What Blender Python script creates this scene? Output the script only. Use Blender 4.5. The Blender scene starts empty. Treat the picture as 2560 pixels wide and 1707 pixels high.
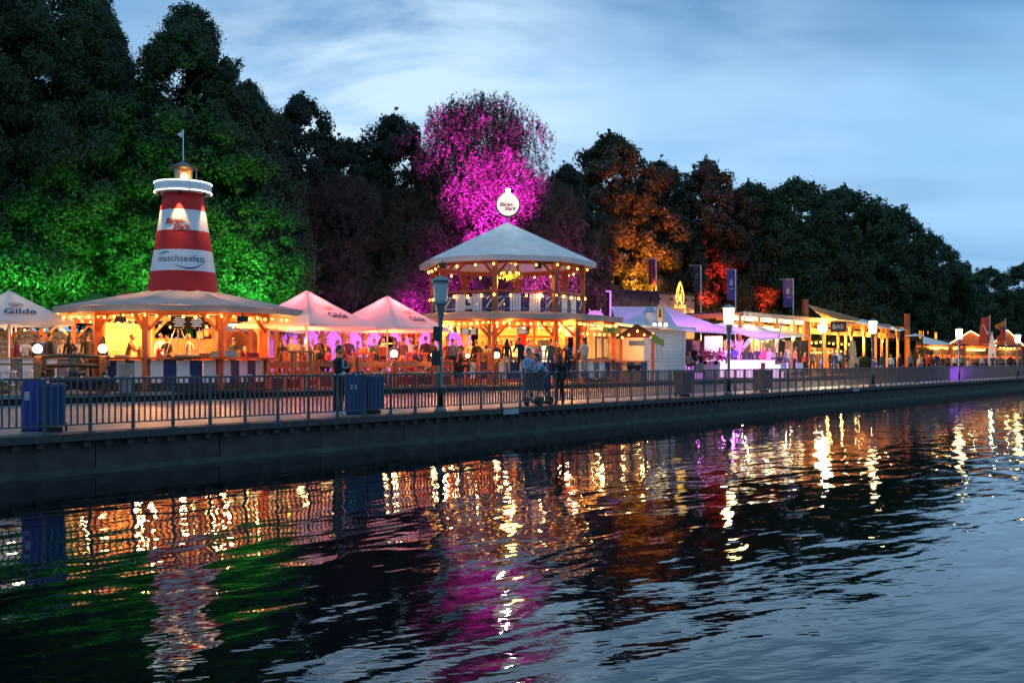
import bpy, math, random
import numpy as np
from mathutils import Vector, Matrix
random.seed(7); rng = np.random.default_rng(7)
S = bpy.context.scene
COL = S.collection
R = math.radians
# ---------------------------------------------------------------- camera, sky, sun, exposure
F = 2490.0            # focal length in pixels of a 2560 px wide frame
HZ = 904.0            # image row of the horizon
CH = 1.45             # camera height above the promenade
cam = bpy.data.cameras.new('camera'); cam.sensor_width = 36; cam.lens = 36*F/2560
cam.shift_y = (HZ-853.5)/2560; cam.clip_start = .1; cam.clip_end = 3000
co = bpy.data.objects.new('camera', cam); COL.objects.link(co)
co.location = (0, 0, CH); co.rotation_euler = (R(90), 0, 0); S.camera = co
S.view_settings.view_transform = 'Standard'; S.view_settings.look = 'None'
S.view_settings.exposure = .14; S.view_settings.gamma = 1; S.view_settings.use_curve_mapping = False
S.render.engine = 'CYCLES'
S.cycles.use_denoising = True; S.cycles.max_bounces = 6; S.cycles.diffuse_bounces = 2
S.cycles.glossy_bounces = 3; S.cycles.transparent_max_bounces = 6; S.cycles.transmission_bounces = 3
S.cycles.caustics_reflective = False; S.cycles.caustics_refractive = False
S.cycles.sample_clamp_indirect = 6

wd = bpy.data.worlds.new('World'); S.world = wd; wd.use_nodes = True
nt = wd.node_tree; N = nt.nodes; L = nt.links; N.clear()
def nd(t, **k):
    n = N.new(t)
    for a, b in k.items(): setattr(n, a, b)
    return n
def mth(op, a, b=None, clamp=False):
    n = nd('ShaderNodeMath', operation=op); n.use_clamp = clamp
    for i, v in enumerate((a, b)):
        if v is None: continue
        if isinstance(v, (int, float)): n.inputs[i].default_value = v
        else: L.new(v, n.inputs[i])
    return n.outputs[0]
def wmix(f, a, b, mode='MIX'):
    n = nd('ShaderNodeMix', data_type='RGBA', blend_type=mode)
    for i, v in ((0, f), (6, a), (7, b)):
        if isinstance(v, (int, float)): n.inputs[i].default_value = v
        elif isinstance(v, tuple): n.inputs[i].default_value = (*v, 1)
        else: L.new(v, n.inputs[i])
    return n.outputs[2]
tc = nd('ShaderNodeTexCoord'); sep = nd('ShaderNodeSeparateXYZ'); L.new(tc.outputs['Generated'], sep.inputs[0])
zc = mth('MAXIMUM', sep.outputs[2], 0.0); den = mth('ADD', zc, .22)
cb = nd('ShaderNodeCombineXYZ'); L.new(mth('DIVIDE', sep.outputs[0], den), cb.inputs[0]); L.new(mth('DIVIDE', sep.outputs[1], den), cb.inputs[1])
def cloud(rot, sx, sy, scale, detail, lo, hi, off=0, rough=.5):
    mp = nd('ShaderNodeMapping'); mp.inputs['Rotation'].default_value[2] = R(rot); mp.inputs['Scale'].default_value = (sx, sy, 1)
    mp.inputs['Location'].default_value = (off, off*.7, 0)
    L.new(cb.outputs[0], mp.inputs[0])
    no = nd('ShaderNodeTexNoise'); no.inputs['Scale'].default_value = scale; no.inputs['Detail'].default_value = detail
    no.inputs['Roughness'].default_value = rough; no.inputs['Distortion'].default_value = .35
    L.new(mp.outputs[0], no.inputs['Vector'])
    mr = nd('ShaderNodeMapRange', interpolation_type='SMOOTHSTEP'); L.new(no.outputs[0], mr.inputs[0])
    mr.inputs[1].default_value = lo; mr.inputs[2].default_value = hi
    return mr.outputs[0]
sky = nd('ShaderNodeTexSky', sky_type='NISHITA'); sky.sun_disc = False
sky.sun_elevation = R(1.0); sky.sun_rotation = R(200)
skyc = wmix(1.0, sky.outputs[0], (.003, .007, .016), 'MULTIPLY')
soft = cloud(-16, .8, 1.7, .75, 3, .25, .75, 5.2, .45)
el = mth('ADD', sep.outputs[2], mth('MULTIPLY', mth('SUBTRACT', soft, .5), .10))
rp = nd('ShaderNodeValToRGB'); L.new(mth('MULTIPLY', el, 2.0), rp.inputs[0]); rp.color_ramp.interpolation = 'EASE'
stops = ((0.0, (.20, .41, .71)), (.20, (.25, .48, .79)), (.34, (.34, .60, .91)), (.47, (.28, .53, .84)), (.58, (.10, .265, .51)), (.78, (.19, .42, .71)), (1.0, (.22, .47, .77)))
for i_, (p_, c_) in enumerate(stops):
    e_ = rp.color_ramp.elements[i_] if i_ < 2 else rp.color_ramp.elements.new(p_)
    e_.position = p_; e_.color = (*c_, 1)
thick = wmix(mth('MULTIPLY', cloud(20, .8, 1.6, .9, 4, .42, .70, 3.1), .6), rp.outputs[0], (.36, .61, .90))
dark = wmix(mth('MULTIPLY', cloud(-14, .7, 1.9, .9, 4, .44, .66, 9.4), .55), thick, (.10, .255, .48))
def bank(d, tight, k):          # a brighter bank of cloud in one part of the sky
    vm = nd('ShaderNodeVectorMath', operation='DOT_PRODUCT'); L.new(tc.outputs['Generated'], vm.inputs[0]); vm.inputs[1].default_value = Vector(d).normalized()
    mr = nd('ShaderNodeMapRange', interpolation_type='SMOOTHSTEP'); L.new(vm.outputs['Value'], mr.inputs[0]); mr.inputs[1].default_value = tight; mr.inputs[2].default_value = 1
    return mth('MULTIPLY', mth('MULTIPLY', mr.outputs[0], k), cloud(-24, .9, 1.6, 1.7, 7, .30, .62, 1.7, .58))
full = wmix(bank((-.13, .97, .20), .962, 1.35), dark, (.60, .80, 1.0))
full = wmix(bank((.12, .97, .22), .955, .45), full, (.50, .74, .98))
fin = wmix(1.0, full, skyc, 'ADD')
bg = nd('ShaderNodeBackground'); L.new(fin, bg.inputs[0]); bg.inputs[1].default_value = 1.0
wo = nd('ShaderNodeOutputWorld'); L.new(bg.outputs[0], wo.inputs[0])
sl = bpy.data.lights.new('sun', 'SUN'); sl.energy = .04; sl.angle = R(25); sl.color = (.75, .85, 1)
so = bpy.data.objects.new('sun', sl); COL.objects.link(so); so.rotation_euler = (R(70), 0, R(-20))

# ---------------------------------------------------------------- coordinates
QA = math.atan2(2490, 1982)
QD = (math.cos(QA), math.sin(QA)); QN = (-QD[1], QD[0]); QO = (-2.08, 28.8)
def W(s, t, z=0): return (QO[0]+s*QD[0]+t*QN[0], QO[1]+s*QD[1]+t*QN[1], z)
def X(px, Y): return (px-1280)/F*Y
def Z(py, Y): return CH+(HZ-py)/F*Y
TZ = .35              # level of the festival terrace
DZ = .75              # level of the timber decks on it

# ---------------------------------------------------------------- materials
def newmat(name):
    m = bpy.data.materials.new(name); m.use_nodes = True
    return m, m.node_tree.nodes, m.node_tree.links
def mat(name, c, rough=.6, var=.18, scale=6.0, bump=.0, metal=0, stretch=(1, 1, 1), transl=0, coat=0):
    m, n, l = newmat(name); b = n['Principled BSDF']
    b.inputs['Roughness'].default_value = rough; b.inputs['Metallic'].default_value = metal
    b.inputs['Coat Weight'].default_value = coat
    t = n.new('ShaderNodeTexCoord'); mp = n.new('ShaderNodeMapping'); mp.inputs['Scale'].default_value = stretch
    no = n.new('ShaderNodeTexNoise'); no.inputs['Scale'].default_value = scale; no.inputs['Detail'].default_value = 6
    l.new(t.outputs['Object'], mp.inputs[0]); l.new(mp.outputs[0], no.inputs['Vector'])
    r = n.new('ShaderNodeValToRGB'); r.color_ramp.elements[0].position = .3; r.color_ramp.elements[1].position = .7
    r.color_ramp.elements[0].color = (*[x*(1-var) for x in c], 1); r.color_ramp.elements[1].color = (*[min(1, x*(1+var)) for x in c], 1)
    l.new(no.outputs[0], r.inputs[0]); l.new(r.outputs[0], b.inputs['Base Color'])
    if bump:
        bp = n.new('ShaderNodeBump'); bp.inputs['Strength'].default_value = bump; bp.inputs['Distance'].default_value = .02
        l.new(no.outputs[0], bp.inputs['Height']); l.new(bp.outputs[0], b.inputs['Normal'])
    if transl:
        tr = n.new('ShaderNodeBsdfTranslucent'); l.new(r.outputs[0], tr.inputs[0]); mx = n.new('ShaderNodeMixShader'); mx.inputs[0].default_value = transl
        l.new(b.outputs[0], mx.inputs[1]); l.new(tr.outputs[0], mx.inputs[2]); l.new(mx.outputs[0], n['Material Output'].inputs[0])
    return m
def emat(name, c, st, sampling='AUTO'):
    m, n, l = newmat(name); n.remove(n['Principled BSDF']); e = n.new('ShaderNodeEmission')
    e.inputs[0].default_value = (*c, 1); e.inputs[1].default_value = st; l.new(e.outputs[0], n['Material Output'].inputs[0])
    m.cycles.emission_sampling = sampling
    return m
WOOD = mat('stained wood', (.34, .085, .02), .5, .35, 5, .15, stretch=(6, 6, .8))
WOODL = mat('pine wood', (.44, .18, .05), .55, .3, 5, .15, stretch=(5, 5, .8))
WOODD = mat('dark timber', (.035, .018, .012), .6, .4, 5, .2)
WOODO = mat('orange stained bench wood', (.50, .12, .03), .5, .25, 6, .1)
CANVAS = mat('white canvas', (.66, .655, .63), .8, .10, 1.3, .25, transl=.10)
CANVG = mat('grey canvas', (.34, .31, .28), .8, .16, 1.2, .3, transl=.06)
CANVP = mat('parasol canvas', (.66, .64, .62), .8, .06, 1.0, .12, transl=.30)
NAVYC = mat('navy canvas', (.01, .018, .035), .8)
REDC = mat('red canvas', (.5, .02, .02), .8, transl=.3)
WHITE = mat('white paint', (.70, .70, .70), .5, .06, 3, .05)
BLUE = mat('dark blue paint', (.014, .022, .12), .5, .15, 3)
RED = mat('red paint', (.50, .008, .008), .7, .12, 2)
REDP = mat('red plastic', (.6, .02, .015), .35)
YELP = mat('yellow plastic', (.75, .42, .02), .35)
GREENP = mat('green paint', (.08, .22, .04), .5)
LIME = mat('lime banner cloth', (.40, .50, .08), .6)
CREAM = mat('cream wall', (.50, .33, .16), .7, .12, 2)
STEEL = mat('grey steel paint', (.045, .062, .068), .45, .2, 8, .05)
POLEG = mat('grey green lamp enamel', (.11, .145, .145), .45, .15, 4)
METAL = mat('brushed metal', (.55, .55, .55), .3, .1, 8, metal=.9)
BLACK = mat('black rubber', (.012, .012, .013), .6)
CHAR = mat('charcoal panel', (.014, .014, .016), .8)
GREY = mat('grey panel', (.16, .16, .165), .6)
STONE = mat('concrete', (.20, .20, .19), .85, .35, 3, .4)
GLASSD = mat('frosted unlit lamp glass', (.42, .50, .50), .3, .05, 3)
ROPE = mat('hemp rope', (.34, .26, .15), .9, .3, 30)
BINB = mat('blue plastic', (.012, .055, .19), .45, .12, 4)
BINV = mat('violet blue plastic', (.03, .03, .30), .4, .1, 4)
BIND = mat('dark grey plastic', (.02, .03, .045), .45, .1, 4)
GOLD = emat('glowing gold letters', (1, .55, .12), 2.2)
BULB = emat('warm bulb glass', (1, .40, .06), 11, 'NONE')
GLOBE = emat('warm globe glass', (1, .66, .25), 14)
LAMPW = emat('lit lamp glass', (1, .72, .30), 20)
TUBE = emat('warm tube light', (1, .62, .22), 9)
TUBEW = emat('cool white strip light', (.80, .95, 1), 4)
TUBEY = emat('warm white strip light', (1, .78, .38), 7)
FLOOD = emat('floodlight lens', (1, .80, .45), 320)
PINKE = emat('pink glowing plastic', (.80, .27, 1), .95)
PINKS = emat('bright pink glowing panel', (1, .58, 1), 2.1)
FRIDGE = emat('lit fridge shelves', (1, .80, .45), 2.0)
TEAL = emat('teal bulb glass', (.2, 1, .6), 12, 'NONE')
REDE = emat('red bulb glass', (1, .05, .03), 6, 'NONE')
AMBER = emat('amber letters', (1, .35, .03), 2.4)
SIGNW = emat('lit sign face', (1, .93, .86), .95)

# ---------------------------------------------------------------- mesh builder
class M:
    def __init__(s, z0=0): s.v = []; s.f = []; s.mi = []; s.z0 = z0; s.cur = 0
    def add(s, vs, fs):
        o = len(s.v); s.v += [(a, b, c-s.z0) for a, b, c in vs]; s.f += [tuple(i+o for i in f) for f in fs]; s.mi += [s.cur]*len(fs); return s
    def box(s, c, sz, rz=0, taper=1):
        ca, sa = math.cos(rz), math.sin(rz); vs = []
        for k in (-1, 1):
            q = taper if k == 1 else 1
            for i, j in ((-1, -1), (1, -1), (1, 1), (-1, 1)):
                x, y = i*sz[0]/2*q, j*sz[1]/2*q
                vs.append((c[0]+x*ca-y*sa, c[1]+x*sa+y*ca, c[2]+k*sz[2]/2))
        return s.add(vs, [(3, 2, 1, 0), (4, 5, 6, 7), (0, 1, 5, 4), (1, 2, 6, 5), (2, 3, 7, 6), (3, 0, 4, 7)])
    def bar(s, a, b, w, h=None):      # rectangular beam between two points
        h = h or w; a = Vector(a); b = Vector(b); d = (b-a).normalized()
        u = d.cross(Vector((0, 0, 1)));  u = Vector((1, 0, 0)) if u.length < 1e-4 else u.normalized(); n = u.cross(d)
        vs = [tuple(p+u*i*w/2+n*j*h/2) for p in (a, b) for i, j in ((-1, -1), (1, -1), (1, 1), (-1, 1))]
        return s.add(vs, [(0, 1, 2, 3), (7, 6, 5, 4), (4, 5, 1, 0), (5, 6, 2, 1), (6, 7, 3, 2), (7, 4, 0, 3)])
    def tube(s, pts, r, n=8, cap=True):
        rs = r if isinstance(r, (list, tuple)) else [r]*len(pts); vs = []; pts = [Vector(p) for p in pts]
        for i, p in enumerate(pts):
            d = (pts[min(i+1, len(pts)-1)]-pts[max(i-1, 0)]).normalized()
            u = d.cross(Vector((0, 0, 1))); u = Vector((1, 0, 0)) if u.length < 1e-3 else u.normalized(); w = u.cross(d)
            for k in range(n):
                a = 2*math.pi*k/n; vs.append(tuple(p+(u*math.cos(a)+w*math.sin(a))*rs[i]))
        fs = [(i*n+k, i*n+(k+1) % n, (i+1)*n+(k+1) % n, (i+1)*n+k) for i in range(len(pts)-1) for k in range(n)]
        if cap: fs += [tuple(range(n-1, -1, -1)), tuple((len(pts)-1)*n+k for k in range(n))]
        return s.add(vs, fs)
    def lathe(s, prof, n=16, c=(0, 0), cap=True):
        vs = [(c[0]+r*math.cos(2*math.pi*k/n), c[1]+r*math.sin(2*math.pi*k/n), z) for r, z in prof for k in range(n)]
        fs = [(i*n+k, i*n+(k+1) % n, (i+1)*n+(k+1) % n, (i+1)*n+k) for i in range(len(prof)-1) for k in range(n)]
        if cap: fs += [tuple(range(n-1, -1, -1)), tuple((len(prof)-1)*n+k for k in range(n))]
        return s.add(vs, fs)
    def ball(s, c, r, n=10, m=7, sz=1):
        pr = [(max(r*math.sin(math.pi*i/m), r*.02), c[2]-r*sz*math.cos(math.pi*i/m)) for i in range(m+1)]
        return s.lathe(pr, n, (c[0], c[1]))
    def prism(s, poly, y0, y1, plane='xz'):
        n = len(poly)
        if plane == 'xz': vs = [(a, y, b) for y in (y0, y1) for a, b in poly]
        else: vs = [(a, b, y) for y in (y0, y1) for a, b in poly]
        return s.add(vs, [tuple(range(n)), tuple(range(2*n-1, n-1, -1))]+[(i, i+n, (i+1) % n+n, (i+1) % n) for i in range(n)])
    def mesh(s, name, mats, smooth=False):
        me = bpy.data.meshes.new(name); me.from_pydata(s.v, [], s.f)
        for m in (mats if isinstance(mats, (list, tuple)) else [mats]): me.materials.append(m)
        if any(s.mi): me.polygons.foreach_set('material_index', s.mi)
        if smooth: me.polygons.foreach_set('use_smooth', [True]*len(s.f))
        me.update(); return me
    def build(s, name, mats, parent=None, smooth=False, **k):
        return ob(name, s.mesh(name, mats, smooth), parent, **k)
def ob(name, data, parent=None, loc=None, rz=0, rot=None, **k):
    o = bpy.data.objects.new(name, data); COL.objects.link(o)
    if parent: o.parent = parent
    if loc: o.location = loc
    if rot: o.rotation_euler = rot
    elif rz: o.rotation_euler = (0, 0, rz)
    for a, b in k.items(): o[a] = b
    return o
def thing(name, label, cat, loc=(0, 0, 0), rz=0, group=None):
    o = ob(name, None, None, loc, rz, label=label, category=cat); o.empty_display_size = .2
    if group: o['group'] = group
    return o
def tag(o, label, cat, group=None):
    o['label'] = label; o['category'] = cat
    if group: o['group'] = group
    return o
def copy_tree(o, parent=None):
    c = o.copy(); COL.objects.link(c)
    if parent: c.parent = parent
    for ch in list(o.children): copy_tree(ch, c)
    return c
def npmesh(name, V, Fq, m, smooth=False):
    me = bpy.data.meshes.new(name); k = Fq.shape[1]
    me.vertices.add(len(V)); me.vertices.foreach_set('co', V.astype(np.float32).ravel())
    me.loops.add(Fq.size); me.loops.foreach_set('vertex_index', Fq.astype(np.int32).ravel())
    me.polygons.add(len(Fq)); me.polygons.foreach_set('loop_start', np.arange(0, Fq.size, k, dtype=np.int32))
    for q in (m if isinstance(m, list) else [m]): me.materials.append(q)
    me.update(calc_edges=True); me.validate()
    return me
def light(name, kind, loc, energy, color, parent=None, size=.1, aim=None, angle=60, blend=.6):
    l = bpy.data.lights.new(name, kind); l.energy = energy; l.color = color
    if kind != 'AREA': l.shadow_soft_size = size
    if kind == 'SPOT': l.spot_size = R(angle); l.spot_blend = blend
    o = bpy.data.objects.new(name, l); COL.objects.link(o); o.location = loc
    if parent: o.parent = parent
    if aim: o.rotation_euler = (Vector(aim)-Vector(loc)).to_track_quat('-Z', 'Y').to_euler()
    return o
def text(s, size, m, parent, loc, rot=(math.pi/2, 0, 0), shear=0, name='lettering', ex=.004, align='CENTER', warp=None, bold=0):
    c = bpy.data.curves.new(name, 'FONT'); c.body = s; c.size = size; c.align_x = align; c.align_y = 'CENTER'; c.shear = shear
    c.extrude = ex; c.offset = bold; c.resolution_u = 3; c.materials.append(m)
    t = bpy.data.objects.new(name, c)
    me = bpy.data.meshes.new_from_object(t); bpy.data.objects.remove(t)
    me.name = name
    if warp:
        for v in me.vertices: v.co = warp(v.co)
        return ob(name, me, parent)
    return ob(name, me, parent, loc, rot=rot)
# ---------------------------------------------------------------- setting: water, ground, quay
def watermat():
    m, n, l = newmat('lake water'); b = n['Principled BSDF']
    b.inputs['Base Color'].default_value = (.002, .004, .005, 1); b.inputs['Roughness'].default_value = .02; b.inputs['IOR'].default_value = 1.6
    t = n.new('ShaderNodeTexCoord')
    def layer(rot, sx, sy, scale, detail, dist):
        mp = n.new('ShaderNodeMapping'); mp.inputs['Rotation'].default_value[2] = R(rot); mp.inputs['Scale'].default_value = (sx, sy, 1)
        mp2 = n.new('ShaderNodeVectorRotate'); mp2.rotation_type = 'Z_AXIS'; mp2.inputs['Angle'].default_value = -QA+R(rot)
        l.new(t.outputs['Object'], mp2.inputs[0]); mp.inputs['Rotation'].default_value[2] = 0; l.new(mp2.outputs[0], mp.inputs[0])
        no = n.new('ShaderNodeTexNoise'); no.inputs['Scale'].default_value = scale; no.inputs['Detail'].default_value = detail
        no.inputs['Distortion'].default_value = dist; no.inputs['Roughness'].default_value = .45
        l.new(mp.outputs[0], no.inputs['Vector']); return no.outputs[0]
    def ma(op, a, b2):
        q = n.new('ShaderNodeMath'); q.operation = op
        for i, v in enumerate((a, b2)):
            if isinstance(v, float): q.inputs[i].default_value = v
            else: l.new(v, q.inputs[i])
        return q.outputs[0]
    big = layer(-3, .25, .80, 1.0, 0, .0)
    mid = layer(5, .62, 1.5, 1.6, 1, .5)
    mid2 = layer(-22, .5, 1.25, 1.3, 0, .3)
    small = layer(24, .7, 2.2, 3.2, 1, .0)
    fine = layer(44, 1.2, 3.2, 6.5, 0, .0)
    patch = layer(30, .05, .09, 1.0, 1, 0.)
    pr = n.new('ShaderNodeMapRange'); l.new(patch, pr.inputs[0]); pr.inputs[1].default_value = .35; pr.inputs[2].default_value = .65
    pr.inputs[3].default_value = .45; pr.inputs[4].default_value = 1.15
    rot_ = n.new('ShaderNodeVectorRotate'); rot_.rotation_type = 'Z_AXIS'; rot_.inputs['Angle'].default_value = -QA; l.new(t.outputs['Object'], rot_.inputs[0])
    sp = n.new('ShaderNodeSeparateXYZ'); l.new(rot_.outputs[0], sp.inputs[0])   # calmer in the lee of the wall
    lee = n.new('ShaderNodeMapRange'); l.new(sp.outputs[1], lee.inputs[0]); lee.inputs[1].default_value = 19.5; lee.inputs[2].default_value = 4; lee.inputs[3].default_value = .30; lee.inputs[4].default_value = 1.0
    lee = lee.outputs[0]
    h = ma('ADD', ma('MULTIPLY', big, .014), ma('ADD', ma('MULTIPLY', mid, .019), ma('MULTIPLY', mid2, .022)))
    h = ma('ADD', h, ma('MULTIPLY', ma('MULTIPLY', small, pr.outputs[0]), .0046))
    h = ma('ADD', h, ma('MULTIPLY', ma('MULTIPLY', fine, pr.outputs[0]), .0011))
    bp = n.new('ShaderNodeBump'); bp.inputs['Strength'].default_value = 1; bp.inputs['Distance'].default_value = 1
    l.new(ma('MULTIPLY', h, lee), bp.inputs['Height']); l.new(bp.outputs[0], b.inputs['Normal'])
    return m
def pavemat():
    m, n, l = newmat('paving setts'); b = n['Principled BSDF']; b.inputs['Roughness'].default_value = .55
    t = n.new('ShaderNodeTexCoord'); mp = n.new('ShaderNodeVectorRotate'); mp.rotation_type = 'Z_AXIS'; mp.inputs['Angle'].default_value = -QA
    l.new(t.outputs['Object'], mp.inputs[0])
    br = n.new('ShaderNodeTexBrick'); br.inputs['Scale'].default_value = 1; br.inputs['Brick Width'].default_value = .5; br.inputs['Row Height'].default_value = .25
    br.inputs['Mortar Size'].default_value = .012; br.inputs['Color1'].default_value = (.24, .225, .21, 1); br.inputs['Color2'].default_value = (.15, .145, .14, 1)
    br.inputs['Mortar'].default_value = (.05, .05, .05, 1)
    l.new(mp.outputs[0], br.inputs['Vector'])
    no = n.new('ShaderNodeTexNoise'); no.inputs['Scale'].default_value = .8; no.inputs['Detail'].default_value = 8; l.new(t.outputs['Object'], no.inputs['Vector'])
    mx = n.new('ShaderNodeMix'); mx.data_type = 'RGBA'; mx.blend_type = 'MULTIPLY'; mx.inputs[0].default_value = .7
    l.new(br.outputs[0], mx.inputs[6]); rp = n.new('ShaderNodeValToRGB'); rp.color_ramp.elements[0].color = (.45, .45, .45, 1); rp.color_ramp.elements[0].position = .3; rp.color_ramp.elements[1].position = .7
    l.new(no.outputs[0], rp.inputs[0]); l.new(rp.outputs[0], mx.inputs[7]); l.new(mx.outputs[2], b.inputs['Base Color'])
    bp = n.new('ShaderNodeBump'); bp.inputs['Strength'].default_value = .5; bp.inputs['Distance'].default_value = .01; l.new(br.outputs['Fac'], bp.inputs['Height']); bp.invert = True
    l.new(bp.outputs[0], b.inputs['Normal'])
    return m
PAVE = pavemat()
WALLM = mat('weathered quay concrete', (.055, .052, .042), .9, .5, 1.6, .6)
COPE = mat('coping stone', (.05, .048, .042), .85, .35, 3, .5)
MUD = mat('lake bed', (.02, .02, .015), .9)
TERR = mat('timber deck and gravel', (.16, .13, .11), .8, .3, 3, .4)
GRASS = mat('park ground', (.035, .05, .02), .95, .4, .8, .5)

def sheet(name, pts, z, m):
    q = M(); q.add([(x, y, z) for x, y in pts], [tuple(range(len(pts)))]); return q.build(name, m, kind='structure')
P2 = lambda s, t: W(s, t)[:2]
wtr = sheet('lake_water', [P2(-400, -900), P2(900, -900), P2(900, -.35), P2(-400, -.35)], -.82, watermat())
sheet('lake_bed', [P2(-400, -900), P2(900, -900), P2(900, 0), P2(-400, 0)], -2.4, MUD)
sheet('promenade', [P2(-120, 0), P2(500, 0), P2(500, 14), P2(-120, 24)], 0.0, PAVE)
LT = lambda s: max(13.2-.075*s, 9.5)
sheet('park_ground', [P2(-500, 22), P2(-120, 22.5), P2(55, 9.3), P2(900, 9.3), P2(900, 900), P2(-500, 900)], TZ-.012, GRASS)
sheet('festival_terrace', [P2(-70, LT(-70)+.02), P2(50, LT(50)+.02), P2(260, 9.52), P2(260, 25), P2(-70, 30)], TZ-.004, TERR)
# quay wall
qw = ob('quay_wall', None, None, W(0, 0), QA, kind='structure')
q = M(); q.box((200, .22, -1.2), (640, .30, 2.09)); q.build('wall_backing', BLACK, qw)
q = M(); q.box((0, 0, -1.2), (2.975, .36, 2.096)); wb_ = q.mesh('wall_block', WALLM)
for i in range(60): ob('wall_block', wb_, qw, loc=(-30+i*3.0, .16+random.uniform(-.008, .008), 0))
q = M(); q.box((336, .16, -1.2), (369, .36, 2.096)); q.build('wall_run', WALLM, qw, kind='stuff')
q = M(); q.box((200, -.11, -1.0), (640, .20, .56)); q.build('wall_footing', mat('algae stained footing', (.05, .06, .045), .8, .5, 2, .6), qw)
q = M(); q.box((0, 0, 0), (1.90, .62, .15)); cm = q.mesh('coping_stone', COPE)
for i in range(62): ob('coping_stone', cm, qw, loc=(-18+i*1.914, .08+random.uniform(-.006, .006), -.073))
q = M(); q.box((300.7, .08, -.073), (398, .62, .15)); q.build('coping_run', COPE, qw, kind='stuff')
q = M(); q.box((0, 0, 0), (.16, .12, .12)); bm_ = q.mesh('bracket_block', COPE)
for i in range(170): ob('bracket_block', bm_, qw, loc=(-16+i*.478, -.08, -.212))
q = M()
for i in range(120): q.box((-16+(170+i)*.478, -.08, -.212), (.16, .12, .12))
q.build('bracket_row', COPE, qw, kind='stuff')
for s_, w_ in ((3.0, .75), (33.5, .9)):
    q = M(); q.box((s_, -.235, -.10), (w_, .02, .16)); q.build('number_plate', mat('worn white plate', (.30, .33, .36), .6), qw)
# terrace ledge
lg = ob('stone_ledge', None, None, (0, 0, 0), kind='structure')
q = M(); q.box((0, 0, 0), (2.36, .42, .13)); lm = q.mesh('ledge_stone', STONE)
la = math.atan2(-.075, 1)
for i in range(38):
    s = -42+i*2.4; x, y, _ = W(s, LT(s)+.12)
    ob('ledge_stone', lm, lg, loc=(x, y, TZ-.065), rz=QA+(la if s < 48 else 0))
q = M(); a = W(-70, LT(-70)+.27); b = W(49, LT(49)+.27); q.bar((a[0], a[1], .12), (b[0], b[1], .12), .2, .2)
c = W(260, 9.8); q.bar((b[0], b[1], .12), (c[0], c[1], .12), .2, .2); q.build('ledge_gap_shade', BLACK, lg)  # black bar stands in for the shade under the ledge stones
def deck(s0, s1, t0, t1, lb):
    t = thing('timber_deck', lb, 'deck', W(s0, t0+LT(s0), TZ), QA, 'raised timber decks')
    n = int((s1-s0)/.7)
    for i in range(n):
        q = M(); q.box(((i+.5)*(s1-s0)/n, (t1-t0)/2, DZ-TZ-.03), ((s1-s0)/n-.012, t1-t0, .05)); q.build('deck_board', WOODD, t)
    for y in (.03,):
        q = M(); q.box(((s1-s0)/2, y, (DZ-TZ-.06)/2), (s1-s0, .05, DZ-TZ-.06)); q.build('skirt_board', mat('red brown skirt board', (.16, .03, .015), .6), t)
deck(-16, -5.2, 1.0, 9, 'raised dark deck under the left parasol and timber shelter')
deck(1.6, 14.5, .8, 12, 'raised red brown deck under the pink lit parasols')
deck(14.6, 30, 1.2, 13, 'raised deck around the two storey pavilion')
deck(38, 52, 2.2, 12, 'raised deck of the pink lit lounge')
q = M(); c = W(260, 9.6); d = W(49, 9.6); q.bar((d[0], d[1], TZ-.065), (c[0], c[1], TZ-.065), .42, .13); q.build('ledge_run', STONE, lg, kind='stuff')
# kerb line in the paving
q = M()
for s0, s1 in ((-40, -8), (-8, 40), (40, 90)):
    a = W(s0, LT(s0)-.9); b = W(s1, LT(s1)-.9); q.bar((a[0], a[1], .012), (b[0], b[1], .012), .16, .04)
q.build('drain_channel', mat('light channel stone', (.32, .31, .30), .8), kind='structure')

# ---------------------------------------------------------------- railing
rl = thing('railing', 'long grey steel railing with upright bars along the quay edge', 'railing', W(0, .0), QA)
RH = 1.12; D = .957; S0 = -10.6
q = M(); q.box((0, 0, RH/2-.02), (.055, .055, RH-.04)); q.box((0, 0, .012), (.15, .15, .022)); pm = q.mesh('post', STEEL)
q = M(); q.box((0, 0, 0), (.024, .034, .90)); bmsh = q.mesh('baluster', STEEL)
nb = 0; far = M()
for k in range(-8, 104):
    s = S0+k*D; ob('post', pm, rl, loc=(s, 0, 0))
    for j in range(1, 7):
        sx = s+j*D/7
        if -8 <= k < 42: ob('baluster', bmsh, rl, loc=(sx, 0, .635)); nb += 1
        else: far.box((sx, 0, .635), (.024, .034, .90))
for k in range(104, 170):
    far.box((S0+k*D, 0, RH/2-.02), (.055, .055, RH-.04))
    for j in range(1, 7): far.box((S0+k*D+j*D/7, 0, .635), (.024, .034, .90))
far.build('far_bars', STEEL, rl, kind='stuff')
q = M(); q.box((70, 0, RH-.02), (190, .07, .045)); q.build('top_rail', STEEL, rl)
q = M(); q.box((70, 0, .17), (190, .05, .03)); q.build('bottom_rail', STEEL, rl)
# love padlocks and ties along the top rail
q = M()
for i in range(240):
    s = random.uniform(-14, 30); q.box((s, random.uniform(-.03, .03), RH+random.uniform(-.005, .03)), (random.uniform(.02, .05), .03, random.uniform(.02, .05)), random.random())
q.build('small_padlocks', METAL, rl, kind='stuff')

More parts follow.
